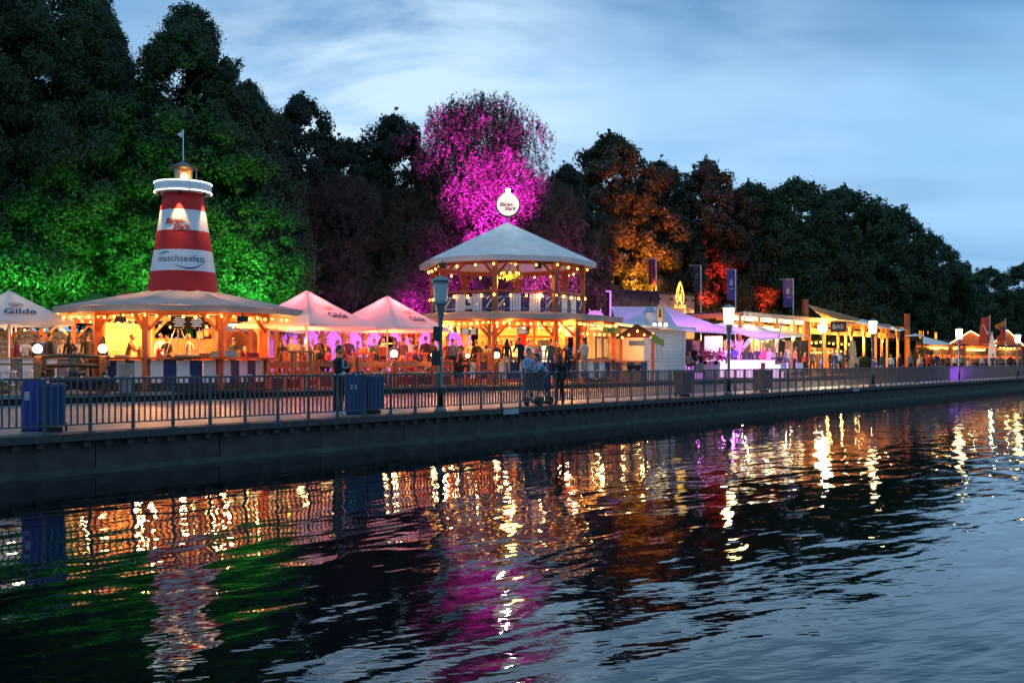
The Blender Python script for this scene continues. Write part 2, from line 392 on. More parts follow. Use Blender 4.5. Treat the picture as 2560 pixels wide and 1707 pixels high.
# ---------------------------------------------------------------- street lamps
def lamp(s, lit, label):
    t = thing('street_lamp', label, 'street lamp', W(s, -.02), QA, 'lamps along the quay railing')
    q = M(); q.lathe([(.20, 0), (.21, .04), (.15, .10), (.12, .16)], 20); q.build('base', POLEG, t, True)
    for k in range(4):
        a = k*math.pi/2+.4; q = M(); q.lathe([(.02, .03), (.02, .09)], 6, (.17*math.cos(a), .17*math.sin(a))); q.build('bolt', POLEG, t)
    q = M(); q.lathe([(.085, .16), (.085, .66), (.08, .68)], 18); q.build('sleeve', BLACK, t, True)
    q = M(); q.lathe([(.10, .68), (.065, .74), (.062, 1.8), (.064, 2.45), (.09, 2.75), (.125, 3.02), (.14, 3.10)], 20); q.build('pole', POLEG, t, True)
    for z in (1.55, 2.1): q = M(); q.lathe([(.068, z), (.068, z+.02)], 16); q.build('strap', METAL, t)
    q = M(); q.lathe([(.175, 3.10), (.19, 3.22), (.215, 3.6), (.225, 3.76)], 28); q.build('lantern_glass', LAMPW if lit else GLASSD, t, True)
    q = M(); q.lathe([(.335, 3.765), (.325, 3.79), (.20, 3.85), (.07, 3.91), (.02, 3.95)], 28); q.build('cap', POLEG, t)
    return t
l1 = lamp(0, False, 'unlit grey street lamp in front of the two storey pavilion')
q = M(); q.box((-.16, 0, 2.25), (.16, .14, .42)); q.build('loudspeaker', BLACK, l1)
q = M(); q.box((-.2, 0, 1.55), (.2, .16, .42)); q.build('loudspeaker', BLACK, l1)
for s, lb in ((18.4, 'nearest lit street lamp, before the glowing pink bar counter'), (36.8, 'lit street lamp in front of the orange timber pergola'),
              (55.2, 'lit street lamp beside the gabled hut outlined in bulbs'), (74.0, 'farthest lit street lamp at the right end of the railing')):
    lamp(s, True, lb)

# ---------------------------------------------------------------- bins
def bin_(loc, rz, m, label, scale=1, lid=True, sticker=None, box=False):
    t = thing('waste_bin', label, 'bin', loc, rz, 'bins behind the railing'); t.scale = (scale,)*3
    if box:
        q = M(); q.box((0, 0, .58), (.52, .46, 1.08)); q.build('body', m, t)
        q = M(); q.prism([(-.26, 1.12), (.26, 1.12), (.26, 1.30), (-.20, 1.22)], -.23, .23); q.build('lid', m, t)
        q = M(); q.box((0, 0, .02), (.5, .44, .04)); q.build('foot', BLACK, t)
    else:
        q = M(); q.box((0, 0, .60), (.50, .56, .92), taper=1.18)
        for k in (-1, 1): q.box((k*.18, -.30, .62), (.05, .04, .7))
        q.build('body', m, t)
        q = M(); q.box((0, 0, 1.09), (.64, .72, .06)); q.box((0, .02, 1.14), (.56, .6, .05)); q.build('lid', m, t)
        q = M(); q.tube([(-.24, .40, 1.04), (.24, .40, 1.04)], .02); q.build('handle', m, t)
        for k in (-1, 1): q = M(); q.tube([(k*.26, .2, .11), (k*.31, .2, .11)], .11, 14); q.build('wheel', BLACK, t)
        q = M(); q.box((0, -.1, .06), (.42, .3, .1)); q.build('foot', BLACK, t)
    if sticker:
        for k, (dx, z, w, h) in enumerate(sticker):
            q = M(); q.box((dx, -.345 if not box else -.235, z), (w, .006, h)); st = q.build('sticker', WHITE, t)
            for i in range(3): q = M(); q.box((dx, (-.35 if not box else -.24), z-h*.3+i*h*.3), (w*.8, .003, h*.1)); q.build('print_line', GREY, st)
    return t
def G(px, py, z=0):
    Y = F*(CH-z)/(py-HZ); return (X(px, Y), Y, z)
g = lambda px, Y, z=0: (X(px, Y), Y, z)
va = lambda px: -math.atan2(px-1280, F)
bin_(g(88, 20.9), R(12), BINV, 'violet blue bin with a white sticker at the left end', .86, sticker=[(-.12, .86, .13, .2)], box=True)
bin_(g(133, 20.7), R(25), BINB, 'blue wheeled bin beside the violet blue bin', .86)
bin_(g(887, 27.6), R(8), BINB, 'blue square bin with two white stickers beside the man in a blazer', .92, sticker=[(-.08, .82, .06, .14), (.04, .82, .06, .14)], box=True)
bin_(g(928, 27.9), R(35), BINB, 'blue wheeled bin right of the bin with two stickers', .9)
bin_(g(1708, 41.6), R(30), BIND, 'dark grey bin behind the railing below the white booth', .9)
bin_(g(1907, 47.8), R(30), BIND, 'dark grey bin behind the railing right of the nearest lit lamp', .9, sticker=[(-.1, .85, .1, .12), (.1, .85, .1, .12)])

# ---------------------------------------------------------------- trees
LEAF = []
for nm, c in (('green leaves', (.026, .060, .018)), ('dark leaves', (.014, .028, .012)), ('willow leaves', (.060, .055, .034)), ('brown tinted leaves', (.055, .042, .016))):  # fourth leaf colour is browner than the others
    m, n, l = newmat(nm); b = n['Principled BSDF']; b.inputs['Roughness'].default_value = .6
    oi = n.new('ShaderNodeTexCoord'); no = n.new('ShaderNodeTexNoise'); no.inputs['Scale'].default_value = 1.52; no.inputs['Detail'].default_value = 5
    l.new(oi.outputs['Object'], no.inputs['Vector'])
    r = n.new('ShaderNodeValToRGB'); r.color_ramp.elements[0].position = .35; r.color_ramp.elements[1].position = .65
    r.color_ramp.elements[0].color = (c[0]*.55, c[1]*.55, c[2]*.55, 1); r.color_ramp.elements[1].color = (c[0]*1.35, c[1]*1.3, c[2]*1.2, 1)
    l.new(no.outputs[0], r.inputs[0]); l.new(r.outputs[0], b.inputs['Base Color'])
    tr = n.new('ShaderNodeBsdfTranslucent'); l.new(r.outputs[0], tr.inputs[0]); mx = n.new('ShaderNodeMixShader'); mx.inputs[0].default_value = .35
    l.new(b.outputs[0], mx.inputs[1]); l.new(tr.outputs[0], mx.inputs[2]); l.new(mx.outputs[0], n['Material Output'].inputs[0])
    LEAF.append(m)
BARK = mat('bark', (.11, .085, .06), .9, .4, 8, .8, stretch=(1, 1, .3))
def leaves(C, Nn, size, droop=0):
    """leaf shaped quads at centres C, rough normals Nn"""
    n = len(C); a = rng.normal(size=(n, 3)); a /= np.linalg.norm(a, axis=1)[:, None]
    u = np.cross(Nn+.9*a, rng.normal(size=(n, 3))); u /= np.linalg.norm(u, axis=1)[:, None]+1e-9
    if droop: u = u*(1-droop)+np.array([0, 0, -1.])*droop; u /= np.linalg.norm(u, axis=1)[:, None]
    w = np.cross(u, Nn+.6*a); w /= np.linalg.norm(w, axis=1)[:, None]+1e-9
    s = size*rng.uniform(.6, 1.35, (n, 1)); u = u*s; w = w*s*(.62 if not droop else .30)
    V = np.stack([C-u*.6, C-w*.5+u*.05, C+u*.6, C+w*.5-u*.05], 1).reshape(-1, 3)
    return V, np.arange(4*n).reshape(-1, 4)
def profile(kind, h):                # relative radius against relative height
    if kind == 'cone': return np.interp(h, [0, .06, .25, .5, .75, .9, 1], [.72, .95, 1, .84, .55, .30, .05])
    if kind == 'willow': return np.interp(h, [0, .1, .35, .6, .8, .93, 1], [1.0, 1.0, .90, .82, .76, .58, .25])
    return np.interp(h, [0, .1, .3, .6, .8, .93, 1], [.6, .85, 1, .95, .75, .42, .08])
def crown_mesh(kind, H, Rr, z0, nl, size, leafm, seed, ncl=130, lump=1.0):
    rs = np.random.default_rng(seed); Cs = []; Ns = []
    hh = rs.uniform(0, 1, ncl)**.9; ang = rs.uniform(0, 2*math.pi, ncl)
    ph = rs.uniform(0, 6.28, 4)
    wob = 1+.13*np.sin(2*ang+ph[0]+3*hh)+.10*np.sin(3*ang+ph[1]-5*hh)+.07*np.sin(5*ang+ph[2]+9*hh)
    rad = profile(kind, hh)*Rr*wob*rs.uniform(.55, .98, ncl)
    cc = np.stack([rad*np.cos(ang), rad*np.sin(ang), z0+hh*(H-z0)*.97], 1)
    cr = rs.uniform(.55, 1.25, ncl)*Rr*.26*lump*(1.15-.5*hh)
    ns_ = ncl//4; k2 = rs.integers(0, ncl, ns_)          # leading shoots on the silhouette
    c2 = cc[k2].copy(); c2[:, :2] *= rs.uniform(1.02, 1.28, (ns_, 1)); c2[:, 2] += rs.uniform(.0, .9, ns_); cc = np.concatenate([cc, c2]); cr = np.concatenate([cr, cr[k2]*.5])
    tot = cr**2; cnt = np.maximum((nl*tot/tot.sum()).astype(int), 10)
    for c, r, k in zip(cc, cr, cnt):
        d = rs.normal(size=(k, 3)); d /= np.linalg.norm(d, axis=1)[:, None]
        out = np.array([c[0], c[1], 0]); out /= np.linalg.norm(out)+1e-6
        if kind != 'willow':
            rr = r*rs.uniform(.45, 1.12, (k, 1))*(1+.25*np.sin(d[:, :1]*7+c[0])*np.cos(d[:, 1:2]*6+c[2]))
            # petiole-like spikes
            sp = rs.random((k, 1)) < .10; rr = np.where(sp, rr*1.35, rr)
            p = c+d*rr*np.array([1, 1, .85]); Cs.append(p); Ns.append(d+out*.4)
        else:
            ns = max(3, k//16); td = rs.normal(size=(ns, 3)); td /= np.linalg.norm(td, axis=1)[:, None]; top = c+td*r*np.array([.85, .85, .7])
            ln = rs.uniform(.2, .95, ns)*Rr*.26*1.5
            idx = rs.integers(0, ns, k); tt = rs.uniform(0, 1, k)
            p = top[idx]+np.stack([.10*np.sin(tt*5+idx)*r, .10*np.cos(tt*4+idx)*r, -tt*ln[idx]], 1)+rs.normal(size=(k, 3))*.045
            p[:, 2] = np.where(p[:, 2] < 2.9, 2.9+rs.uniform(0, 3, k), p[:, 2]); Cs.append(p); Ns.append(d+out*.6)
    C = np.concatenate(Cs); Nn = np.concatenate(Ns)
    V, Q = leaves(C, Nn, size, .45 if kind == 'willow' else 0)
    return npmesh('crown', V, Q, leafm)
def trunk_mesh(H, Rr, z0, seed, thick=.32):
    rs = random.Random(seed); q = M()
    q.tube([(0, 0, -.1), (.05, .02, H*.18), (-.06, .08, H*.42), (.03, 0, H*.68), (0, .05, H*.9)], [thick*1.3, thick, thick*.75, thick*.4, .05], 10)
    for i in range(13):
        z = z0*.6+(H-z0)*i/15; a = rs.uniform(0, 6.28); Lb = Rr*rs.uniform(.6, .9)*(1-.5*i/13); up = rs.uniform(.5, 1.1)*Lb
        q.tube([(0, 0, z), (Lb*.5*math.cos(a), Lb*.5*math.sin(a), z+up*.45), (Lb*math.cos(a+.2), Lb*math.sin(a+.2), z+up)], [thick*.42, thick*.25, .03], 6)
    return q.mesh('trunk', BARK, True)
PROT = {}
def proto(key, *a):
    if key not in PROT: PROT[key] = (crown_mesh(*a), trunk_mesh(a[1], a[2], a[3], a[7]))
    return PROT[key]
proto('A', 'cone', 20, 5.0, 3.4, 200000, .145, LEAF[0], 11, 520, .62)
proto('G', 'cone', 20, 5.0, 7.0, 160000, .145, LEAF[0], 21, 420, .62)
proto('B', 'cone', 20, 4.9, 3.4, 200000, .145, LEAF[0], 12, 520, .62)
proto('C', 'round', 18, 4.6, 3.0, 80000, .22, LEAF[1], 13, 330, .66)
proto('D', 'round', 18, 5.2, 2.0, 80000, .24, LEAF[3], 14, 330, .66)
proto('E', 'willow', 18, 5.2, 4.6, 210000, .165, LEAF[2], 15, 330)
proto('F', 'round', 18, 5.6, 2.0, 70000, .28, LEAF[0], 16, 300, .72)
PH = {'G': 20, 'A': 20, 'B': 20, 'C': 18, 'D': 18, 'E': 18, 'F': 18}
def tree(key, px, Y, topy, label, sx=1, rz=0, group='trees behind the festival stalls', name='tree'):
    H = Z(topy, Y)-TZ; k = H/PH[key]
    t = thing(name, label, 'tree', g(px, Y, TZ), rz, group); t.scale = (k*sx, k*sx, k)
    ob('crown', PROT[key][0], t); ob('trunk', PROT[key][1], t)
    return t
tree('A', -60, 53, -170, 'tall dark green tree at the left edge with green light on its foot', 1.0, 0)
tree('G', 135, 55, -110, 'tall green lit tree with a bare forked trunk behind the left parasol', .95, 2.0)
tree('A', 250, 61, -20, 'broad dark green tree whose right side meets the sky at the upper left', .72, 4.0)
tree('B', 470, 57, 8, 'tall pyramid tree lit green behind the lighthouse', 1.12, 1.2)
tree('B', 620, 59, 200, 'green lit tree right of the lighthouse, shorter than its neighbour', 1.0, 3.0)
tree('C', 350, 66, 215, 'dark tree filling the gap behind the lighthouse flag', 1.1, 1.0, 'second row of trees')
tree('C', 560, 70, 240, 'dark tree half hidden behind the two pyramid trees', 1.1, 2.0, 'second row of trees')
tree('C', 755, 70, 238, 'dark tree standing against the pale cloud right of the green trees', .78, .5)
tree('C', 860, 74, 345, 'low dark tree between the green trees and the magenta willow', .9, 2.2)
tree('C', 985, 78, 285, 'dark tree touching the left side of the magenta willow', .9, 4.2)
tree('E', 1195, 76, 240, 'weeping tree lit bright magenta behind the pavilion', 1.04, .4)
tree('E', 1050, 75, 470, 'low drooping tree with faint purple light left of the pavilion', 1.3, 2.4)
tree('E', 830, 71, 440, 'low drooping dark tree behind the pink parasols', 1.6, 3.4)
tree('E', 1350, 79, 450, 'drooping purple lit tree right of the magenta willow', 1.2, 1.9)
tree('C', 1415, 84, 410, 'dark tree between the willow and the orange lit tree', .75, 1.1)
tree('D', 1530, 93, 332, 'big tree lit orange from below behind the black container building', .95, .2)
tree('C', 1650, 97, 400, 'dark tree just right of the orange lit tree', .85, 3.9)
tree('D', 1765, 101, 400, 'dark tree with a streak of red light low on its left', .90, 2.7)
tree('F', 1880, 106, 455, 'dark tree with red light on its lower right', .90, .9)
tree('F', 1990, 112, 448, 'dark green tree above the orange sail mast', 1.0, 4.4)
tree('F', 2110, 122, 468, 'broad dark green tree behind the timber pergola', 1.1, 1.7)
tree('F', 2220, 134, 515, 'dark tree on the falling edge of the tree row', 1.1, 5.2)
tree('F', 2320, 150, 585, 'low dark tree behind the hut with amber letters', 1.1, 2.9)
tree('F', 2385, 162, 650, 'last tree of the row, above the gabled huts', 1.1, .1)
tree('F', 2470, 230, 668, 'small distant tree right of the row, sky showing through', 1.0, 3.2, 'far trees at the right edge')
tree('F', 2560, 240, 660, 'small distant tree cut by the right edge of the picture', 1.1, 1.3, 'far trees at the right edge')
tree('C', 1110, 90, 430, 'dark tree behind the magenta willow on its left', 1.2, 3.3, 'second row of trees')
tree('C', 1260, 92, 440, 'dark tree behind the magenta willow on its right', 1.2, 5.3, 'second row of trees')
tree('F', 1590, 115, 470, 'dark tree behind the orange lit tree', 1.3, 2.3, 'second row of trees')
tree('F', 1850, 128, 520, 'dark tree of the second row above the purple banners', 1.3, .3, 'second row of trees')
tree('F', 2060, 145, 540, 'dark tree of the second row above the pergola', 1.3, 3.9, 'second row of trees')
tree('C', 940, 84, 430, 'dark tree low behind the dark pair left of the willow', 1.2, .9, 'second row of trees')
tree('C', 700, 78, 420, 'dark tree low behind the gap right of the green trees', 1.2, 2.9, 'second row of trees')
# low dark shrubs closing the view under the crowns
def wood():
    Cs = []; Ns = []
    for i in range(340):
        s = rng.uniform(-30, 330); t = rng.uniform(34, 44)+max(0, s-60)*.02; x, y, _ = W(s, t)
        r = rng.uniform(1.6, 3.4); k = 260; d = rng.normal(size=(k, 3)); d /= np.linalg.norm(d, axis=1)[:, None]
        Cs.append(np.array([x, y, TZ+rng.uniform(.5, 4.5)])+d*r*rng.uniform(.6, 1.05, (k, 1))); Ns.append(d)
    V, Q = leaves(np.concatenate(Cs), np.concatenate(Ns), .38)
    ob('undergrowth', npmesh('undergrowth', V, Q, LEAF[1]), kind='stuff')
wood()
# coloured uplights at the tree row
def uplight(px, Y, aim, energy, color, label, angle=75, z=None, size=.25):
    z0 = TZ if z is None else z
    t = thing('floodlight', label, 'floodlight', g(px, Y, z0), va(px), 'coloured uplights among the trees')
    q = M(); q.box((0, 0, .18), (.34, .22, .24)); q.build('housing', BLACK, t); q = M(); q.tube([(0, 0, TZ-z0), (0, 0, .06)], .05, 8) if z0 > 1 else q.box((0, 0, .03), (.2, .3, .06)); q.build('mast' if z0 > 1 else 'foot', BLACK, t)
    x, y, _ = g(px, Y, z0)
    light('beam', 'SPOT', (x, y, z0+.45), energy, color, None, size, aim, angle, .9)
GR = (.10, 1, .12); MG = (.90, .02, .85); ORG = (1, .20, .02); RD = (1, .03, .02)
uplight(40, 46.5, g(50, 54, 6), 3200, GR, 'green floodlight on a mast above the left parasol', 105, 3.9)
uplight(215, 48, g(190, 56, 6.5), 2800, GR, 'green floodlight on a mast behind the navy tent', 95, 3.9)
uplight(375, 49, g(400, 57, 7), 2800, GR, 'green floodlight on a mast behind the lighthouse kiosk', 95, 4.4)
uplight(655, 51, g(625, 59, 7), 6500, GR, 'green floodlight on a mast right of the lighthouse kiosk', 95, 3.9)
uplight(545, 49, g(530, 57, 13), 4000, (.22, 1, .10), 'yellow green floodlight on a mast behind the lighthouse', 75, 4.4)
uplight(300, 47, g(290, 60, 12), 3500, (.2, 1, .1), 'yellow green floodlight on a mast left of the lighthouse', 90, 4.2)
uplight(1120, 65.5, g(1150, 76, 12), 8000, MG, 'magenta floodlight under the weeping tree', 62, 3.9)
uplight(1275, 64, g(1190, 76, 23), 330000, MG, 'magenta floodlight behind the pavilion', 44, 3.9)
uplight(1010, 66, g(1070, 75, 8), 12000, MG, 'magenta floodlight left of the pavilion', 60, 3.9)
uplight(1365, 69, g(1365, 79, 9), 24000, (1, .08, .8), 'purple floodlight behind the pavilion roof edge', 80, 3.9)
uplight(720, 60, g(820, 71, 6), 2200, (.9, .15, .8), 'faint purple floodlight behind the first pink parasol', 100, 3.9)
uplight(1600, 85.5, g(1600, 93, 9), 9000, (1, .48, .04), 'amber floodlight on the roof of the black building', 95, 6.9)
uplight(1500, 82, g(1500, 91, 12), 19000, ORG, 'orange floodlight left of the amber one', 80, 6.6)
uplight(1640, 84, g(1590, 92, 15), 20000, ORG, 'orange floodlight right of the amber one', 80, 7.0)
uplight(1770, 90, g(1775, 99, 10), 65000, RD, 'red floodlight left of the purple banners', 32, 5.0)
uplight(1925, 95, g(1915, 103, 8.5), 50000, RD, 'red floodlight between the purple banners', 24, 4.5)
# ---------------------------------------------------------------- string lights
q = M(); q.ball((0, 0, -.05), .042, 7, 5, 1.15); BULBME = q.mesh('bulb', BULB, True)
q = M(); q.lathe([(.016, -.01), (.016, .035)], 6); SOCK = q.mesh('socket', BLACK)
def string_lights(pts, sp, label, group='warm bulb string lights', sag=.04, me=None, closed=False, sc=1, nolight=False, every=7, en=38):
    t = thing('string_lights', label, 'string lights', pts[0], 0, group)
    P = [Vector(p)-Vector(pts[0]) for p in pts]
    if closed: P.append(P[0].copy())
    wp = []; cnt = 0
    for a, b in zip(P[:-1], P[1:]):
        d = (b-a); n = max(1, round(d.length/sp))
        for i in range(n):
            f = i/n; p = a+d*f; p.z -= sag*math.sin(math.pi*f); wp.append(p)
    wp.append(P[-1])
    q = M(); q.tube(wp, .008, 4, False); q.build('cable', BLACK, t)
    for p in wp[:(-1 if closed else None)]:
        o = ob('bulb', me or BULBME, t, loc=(p.x+random.uniform(-.04, .04), p.y+random.uniform(-.04, .04), p.z-.03-random.uniform(0, .03))); o.scale = (sc*random.uniform(.8, 1.15),)*3
        if not nolight and cnt % every == 3:
            light('bulb_light', 'POINT', Vector(pts[0])+p+Vector((0, 0, -.08)), en, (1, .38, .08), None, .05)
        cnt += 1
    return t

# ---------------------------------------------------------------- round timber kiosks
def ring(Rr, rot, z, n=8): return [(Rr*math.sin(R(a+rot)), -Rr*math.cos(R(a+rot)), z) for a in [360/n*k for k in range(n)]]
def roof(t, Rr, rot, ze, zt, rt, val, m, name='roof', top=True, seg=True):
    q = M(TZ); lo = ring(Rr, rot, ze); hi = ring(rt, rot, zt); n = 8
    for k in range(n):      # gentle sag between the rafters
        a, b, c, d = map(Vector, (lo[k], lo[(k+1) % n], hi[(k+1) % n], hi[k]))
        G5 = 6; vs = []
        for j in range(G5+1):
            for i in range(G5+1):
                u, v = i/G5, j/G5; p = (a*(1-u)+b*u)*(1-v)+(d*(1-u)+c*u)*v
                p.z -= .10*math.sin(math.pi*u)*math.sin(math.pi*v)*min(1, Rr/5)+.02*math.sin(u*9+k)*math.sin(math.pi*u)
                vs.append(tuple(p))
        fs = [(j*(G5+1)+i, j*(G5+1)+i+1, (j+1)*(G5+1)+i+1, (j+1)*(G5+1)+i) for j in range(G5) for i in range(G5)]
        q.add(vs, fs)
    q.build(name, m, t)
    q = M(TZ)
    for k in range(n):
        a, b = lo[k], lo[(k+1) % n]; N_ = 10
        for i in range(N_):
            p = [a[j]+(b[j]-a[j])*i/N_ for j in range(3)]; r_ = [a[j]+(b[j]-a[j])*(i+1)/N_ for j in range(3)]
            d0 = val*(1-.10*math.sin(math.pi*i/N_)); d1 = val*(1-.10*math.sin(math.pi*(i+1)/N_))
            q.add([tuple(p), tuple(r_), (r_[0]*.995, r_[1]*.995, r_[2]-d1), (p[0]*.995, p[1]*.995, p[2]-d0)], [(0, 1, 2, 3)])
    q.build('valance', m, t)
def ringbeam(t, Rr, rot, z, w, h, m, name='ring_beam'):
    p = ring(Rr, rot, z)
    for k in range(8):
        q = M(TZ); q.bar(p[k], p[(k+1) % 8], w, h); q.build(name, m, t)
# lighthouse kiosk
KC = g(458, 40.4, TZ); KR = va(458); KRAD = 3.42
k1 = thing('octagonal_kiosk', 'octagonal timber food kiosk with blue and white panels, under the lighthouse', 'kiosk', KC, KR)
rot = 22.5
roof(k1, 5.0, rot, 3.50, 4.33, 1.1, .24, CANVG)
for k, p in enumerate(ring(KRAD, rot, 0)):
    q = M(TZ); q.box((p[0], p[1], (TZ+3.36)/2), (.22, .22, 3.36-TZ), R(rot+45*k)); q.build('post', WOOD, k1)
    for sg in (-1, 1):
        p2 = ring(KRAD, rot, 0)[(k+sg) % 8]; dx = Vector(p2)-Vector(p); dx.z = 0; dx.normalize()
        q = M(TZ); q.bar((p[0]+dx.x*.08, p[1]+dx.y*.08, 2.62), (p[0]+dx.x*.62, p[1]+dx.y*.62, 3.25), .09, .12); q.build('brace', WOOD, k1)
    q = M(TZ); o2 = ring(4.85, rot, 3.47)[k]; q.bar((p[0]*.3, p[1]*.3, 4.12), o2, .10, .12); q.build('rafter', WOOD, k1)
ringbeam(k1, KRAD, rot, 3.32, .16, .18, WOOD)
ringbeam(k1, KRAD+.08, rot, 1.58, .50, .08, WOOD, 'counter_top')
ringbeam(k1, KRAD-.02, rot, .52, .12, .28, WOODD, 'plinth_board')
q = M(TZ); q.prism([(x, y) for x, y, _ in ring(KRAD+.6, rot, 0)], TZ-.02, TZ+.05, 'xy'); q.build('floor', WOODD, k1)
def striped(t, Rr, rot, zlo, zhi, n, ks=range(8)):
    pr = ring(Rr, rot, 0)
    for k in ks:
        a = Vector(pr[k]); b = Vector(pr[(k+1) % 8]); d = (b-a); Ld = d.length; d.normalize(); ang = math.atan2(d.y, d.x)
        w = (Ld-.26)/n
        for i in range(n):
            c = a+d*(.13+w*(i+.5)); q = M(TZ); q.box((c.x, c.y, (zlo+zhi)/2), (w-.012, .05 if i % 2 else .045, zhi-zlo), ang)
            q.build('panel', BLUE if i % 2 else WHITE, t)
striped(k1, KRAD-.02, rot, .56, 1.50, 5)
# kiosk inside: back walls, fridge, boards, grill
pr = ring(KRAD-.12, rot, 0)
for k in (3, 4):
    a, b = pr[k], pr[(k+1) % 8]
    for z in (1.56, 1.76, 1.96, 2.16, 2.36, 2.56, 2.76, 2.96):
        if k == 4: q = M(TZ); q.bar((a[0], a[1], z), (b[0], b[1], z), .03, .19); q.build('wall_board', CREAM, k1)
        elif z < 2.5: q = M(TZ); q.bar((a[0], a[1], z), (b[0], b[1], z), .03, .19); q.build('wall_board', WOODO, k1)
def kit(px, dY, z): # local kiosk coordinates from a picture column and a depth offset
    Y = 40.4+dY; v = Vector((X(px, Y)-KC[0], Y-KC[1], 0)); v.rotate(Matrix.Rotation(-KR, 3, 'Z')); return (v.x, v.y, z)
def world(px, Y, z): return (X(px, Y), Y, z)
fr = thing('drinks_fridge', 'lit round topped drinks fridge inside the lighthouse kiosk', 'fridge', world(275, 42.0, TZ), KR)
q = M(); q.box((0, .2, 1.05), (.62, .55, 2.1)); q.build('case', WHITE, fr)
q = M(); q.prism([(.31*math.cos(R(a)), 2.1+.28*math.sin(R(a))) for a in range(0, 181, 15)], -.08, .4); q.build('crown_panel', SIGNW, fr)
for i in range(5):
    q = M(); q.box((0, -.09, .55+i*.34), (.50, .02, .30)); sh = q.build('shelf', FRIDGE, fr)
    for j in range(6): q = M(); q.lathe([(.03, .43+i*.34), (.03, .58+i*.34), (.012, .64+i*.34)], 6, (-.21+j*.084, -.13)); q.build('bottle', (REDP, GREENP, BLUE, WHITE, YELP, BLACK)[(i+j*2) % 6], sh)
mb = thing('menu_board', 'black menu board hanging under the lighthouse kiosk roof', 'menu board', world(470, 38.3, 2.86), KR)
q = M(); q.box((0, 0, .1), (1.25, .04, .44)); q.build('board', CHAR, mb)
q = M(); q.box((0, -.015, .1), (.02, .03, .46)); q.build('divider', WOODD, mb)
for j in (-1, 1):
    for i in range(5): q = M(); q.box((j*.32, -.024, .26-i*.075), (.3+.16*((i*7) % 3)/2, .004, .018)); q.build('print_line', SIGNW, mb)
gr = thing('swing_grill', 'round charcoal swing grill on a steel tripod inside the kiosk', 'grill', world(445, 39.2, 1.62), KR)
q = M(); q.lathe([(.25, -.12), (.55, .0), (.56, .04)], 24); q.build('fire_bowl', BLACK, gr, True)
q = M(); q.lathe([(.5, .1), (.5, .12)], 24); q.build('grate', METAL, gr)
for a in (90, 210, 330): q = M(); q.tube([(.6*math.cos(R(a)), .6*math.sin(R(a)), -.1), (0, 0, 1.45)], .018, 6); q.build('leg', METAL, gr)
q = M()
for i in range(14): a = i*2.4; r = .1+.38*(i/14)**.5; q.ball((r*math.cos(a), r*math.sin(a), .14), .045, 6, 4, .6)
q.build('sausages', mat('browned sausage', (.30, .10, .03), .5), gr, kind='stuff')
hl = thing('heat_lamp', 'bright bent steel heat lamp over the kiosk grill', 'lamp', world(478, 38.6, 1.62), KR)
q = M(); q.tube([(.3, 0, 0), (.3, 0, 1.15), (-.05, 0, 1.5)], .02, 6); q.build('arm', METAL, hl)
q = M(); q.bar((.26, -.02, 1.2), (-.1, -.02, 1.56), .07, .05); q.build('tube', TUBE, hl)
def bottle(px, Y, z, m, lb, cat='bottle', h=.26, r=.045):
    t = thing('squeeze_bottle', lb, cat, world(px, Y, z), 0, 'sauce bottles on the kiosk counter')
    q = M(); q.lathe([(r, 0), (r, h*.65), (r*.5, h*.75)], 8); q.build('body', m, t); q = M(); q.lathe([(r*.5, h*.75), (.008, h)], 8); q.build('nozzle', m, t)
bottle(348, 36.9, 1.62, REDP, 'tall red sauce bottle left of the first front post', h=.42, r=.07)
bottle(353.5, 36.9, 1.62, YELP, 'tall yellow sauce bottle left of the first front post', h=.42, r=.07)
bottle(397, 36.9, 1.62, REDP, 'red sauce bottle just right of the first front post', h=.38, r=.08)
for i, (px, m, lb) in enumerate(((598, YELP, 'yellow sauce bottle between the paper box and the red tub'), (606, REDP, 'red sauce bottle beside the yellow one'), (570, YELP, 'small yellow bottle on the inner shelf'))):
    bottle(px, 37.4, 1.62, m, lb, h=.3, r=.08)
def tub(px, Y, z, sz, m, name, lb, cat):
    t = thing(name, lb, cat, world(px, Y, z), KR)
    q = M(); q.box((0, 0, sz[2]/2), sz, 0, 1.08); q.build('body', m, t); q = M(); q.box((0, 0, sz[2]+.012), (sz[0]*1.1, sz[1]*1.1, .024)); q.build('rim', m, t)
tub(576, 37.4, 1.62, (.38, .3, .22), mat('brushed steel box', (.3, .3, .3), .4), 'steel_tray', 'steel warming tray right of the second front post', 'tray')
tub(632, 37.6, 1.62, (.44, .3, .14), REDP, 'plastic_tub', 'red plastic tub on the right kiosk counter', 'tub')
tub(536, 37.0, 1.62, (.28, .24, .2), CREAM, 'napkin_box', 'pale napkin box left of the second front post', 'box')
tub(512, 37.0, 1.62, (.36, .26, .12), WOODO, 'cutlery_box', 'orange wooden cutlery box on the front counter', 'box')
tub(470, 36.95, 1.62, (.9, .4, .05), CREAM, 'bread_board', 'long pale bread board on the front counter', 'board')
tub(305, 37.2, 1.62, (.5, .36, .06), CREAM, 'bread_board', 'bread board beside the man in a cap', 'board')
for i, dd in enumerate(((0, 0, 2.9), (1.4, 1.1, 3.0), (-1.5, .6, 3.0), (1.6, -1.4, 3.0), (-1.4, -1.2, 3.0))):
    v = Vector(dd); light('kiosk_lamp', 'POINT', (KC[0]+v.x, KC[1]+v.y, dd[2]), 500, (1, .38, .10), None, .12)
def wring(C, rz, Rr, rot, z):
    m = Matrix.Rotation(rz, 3, 'Z'); return [tuple(m @ Vector((p[0], p[1], 0))+Vector((C[0], C[1], z))) for p in ring(Rr, rot, 0)]
string_lights(wring(KC, KR, 4.62, rot, 3.22), .45, 'ring of warm bulbs along the eaves of the lighthouse kiosk', closed=True, every=6, en=110)
string_lights(wring(KC, KR, 2.6, rot, 3.05)[2:7], .55, 'short string of bulbs inside the lighthouse kiosk', nolight=True)
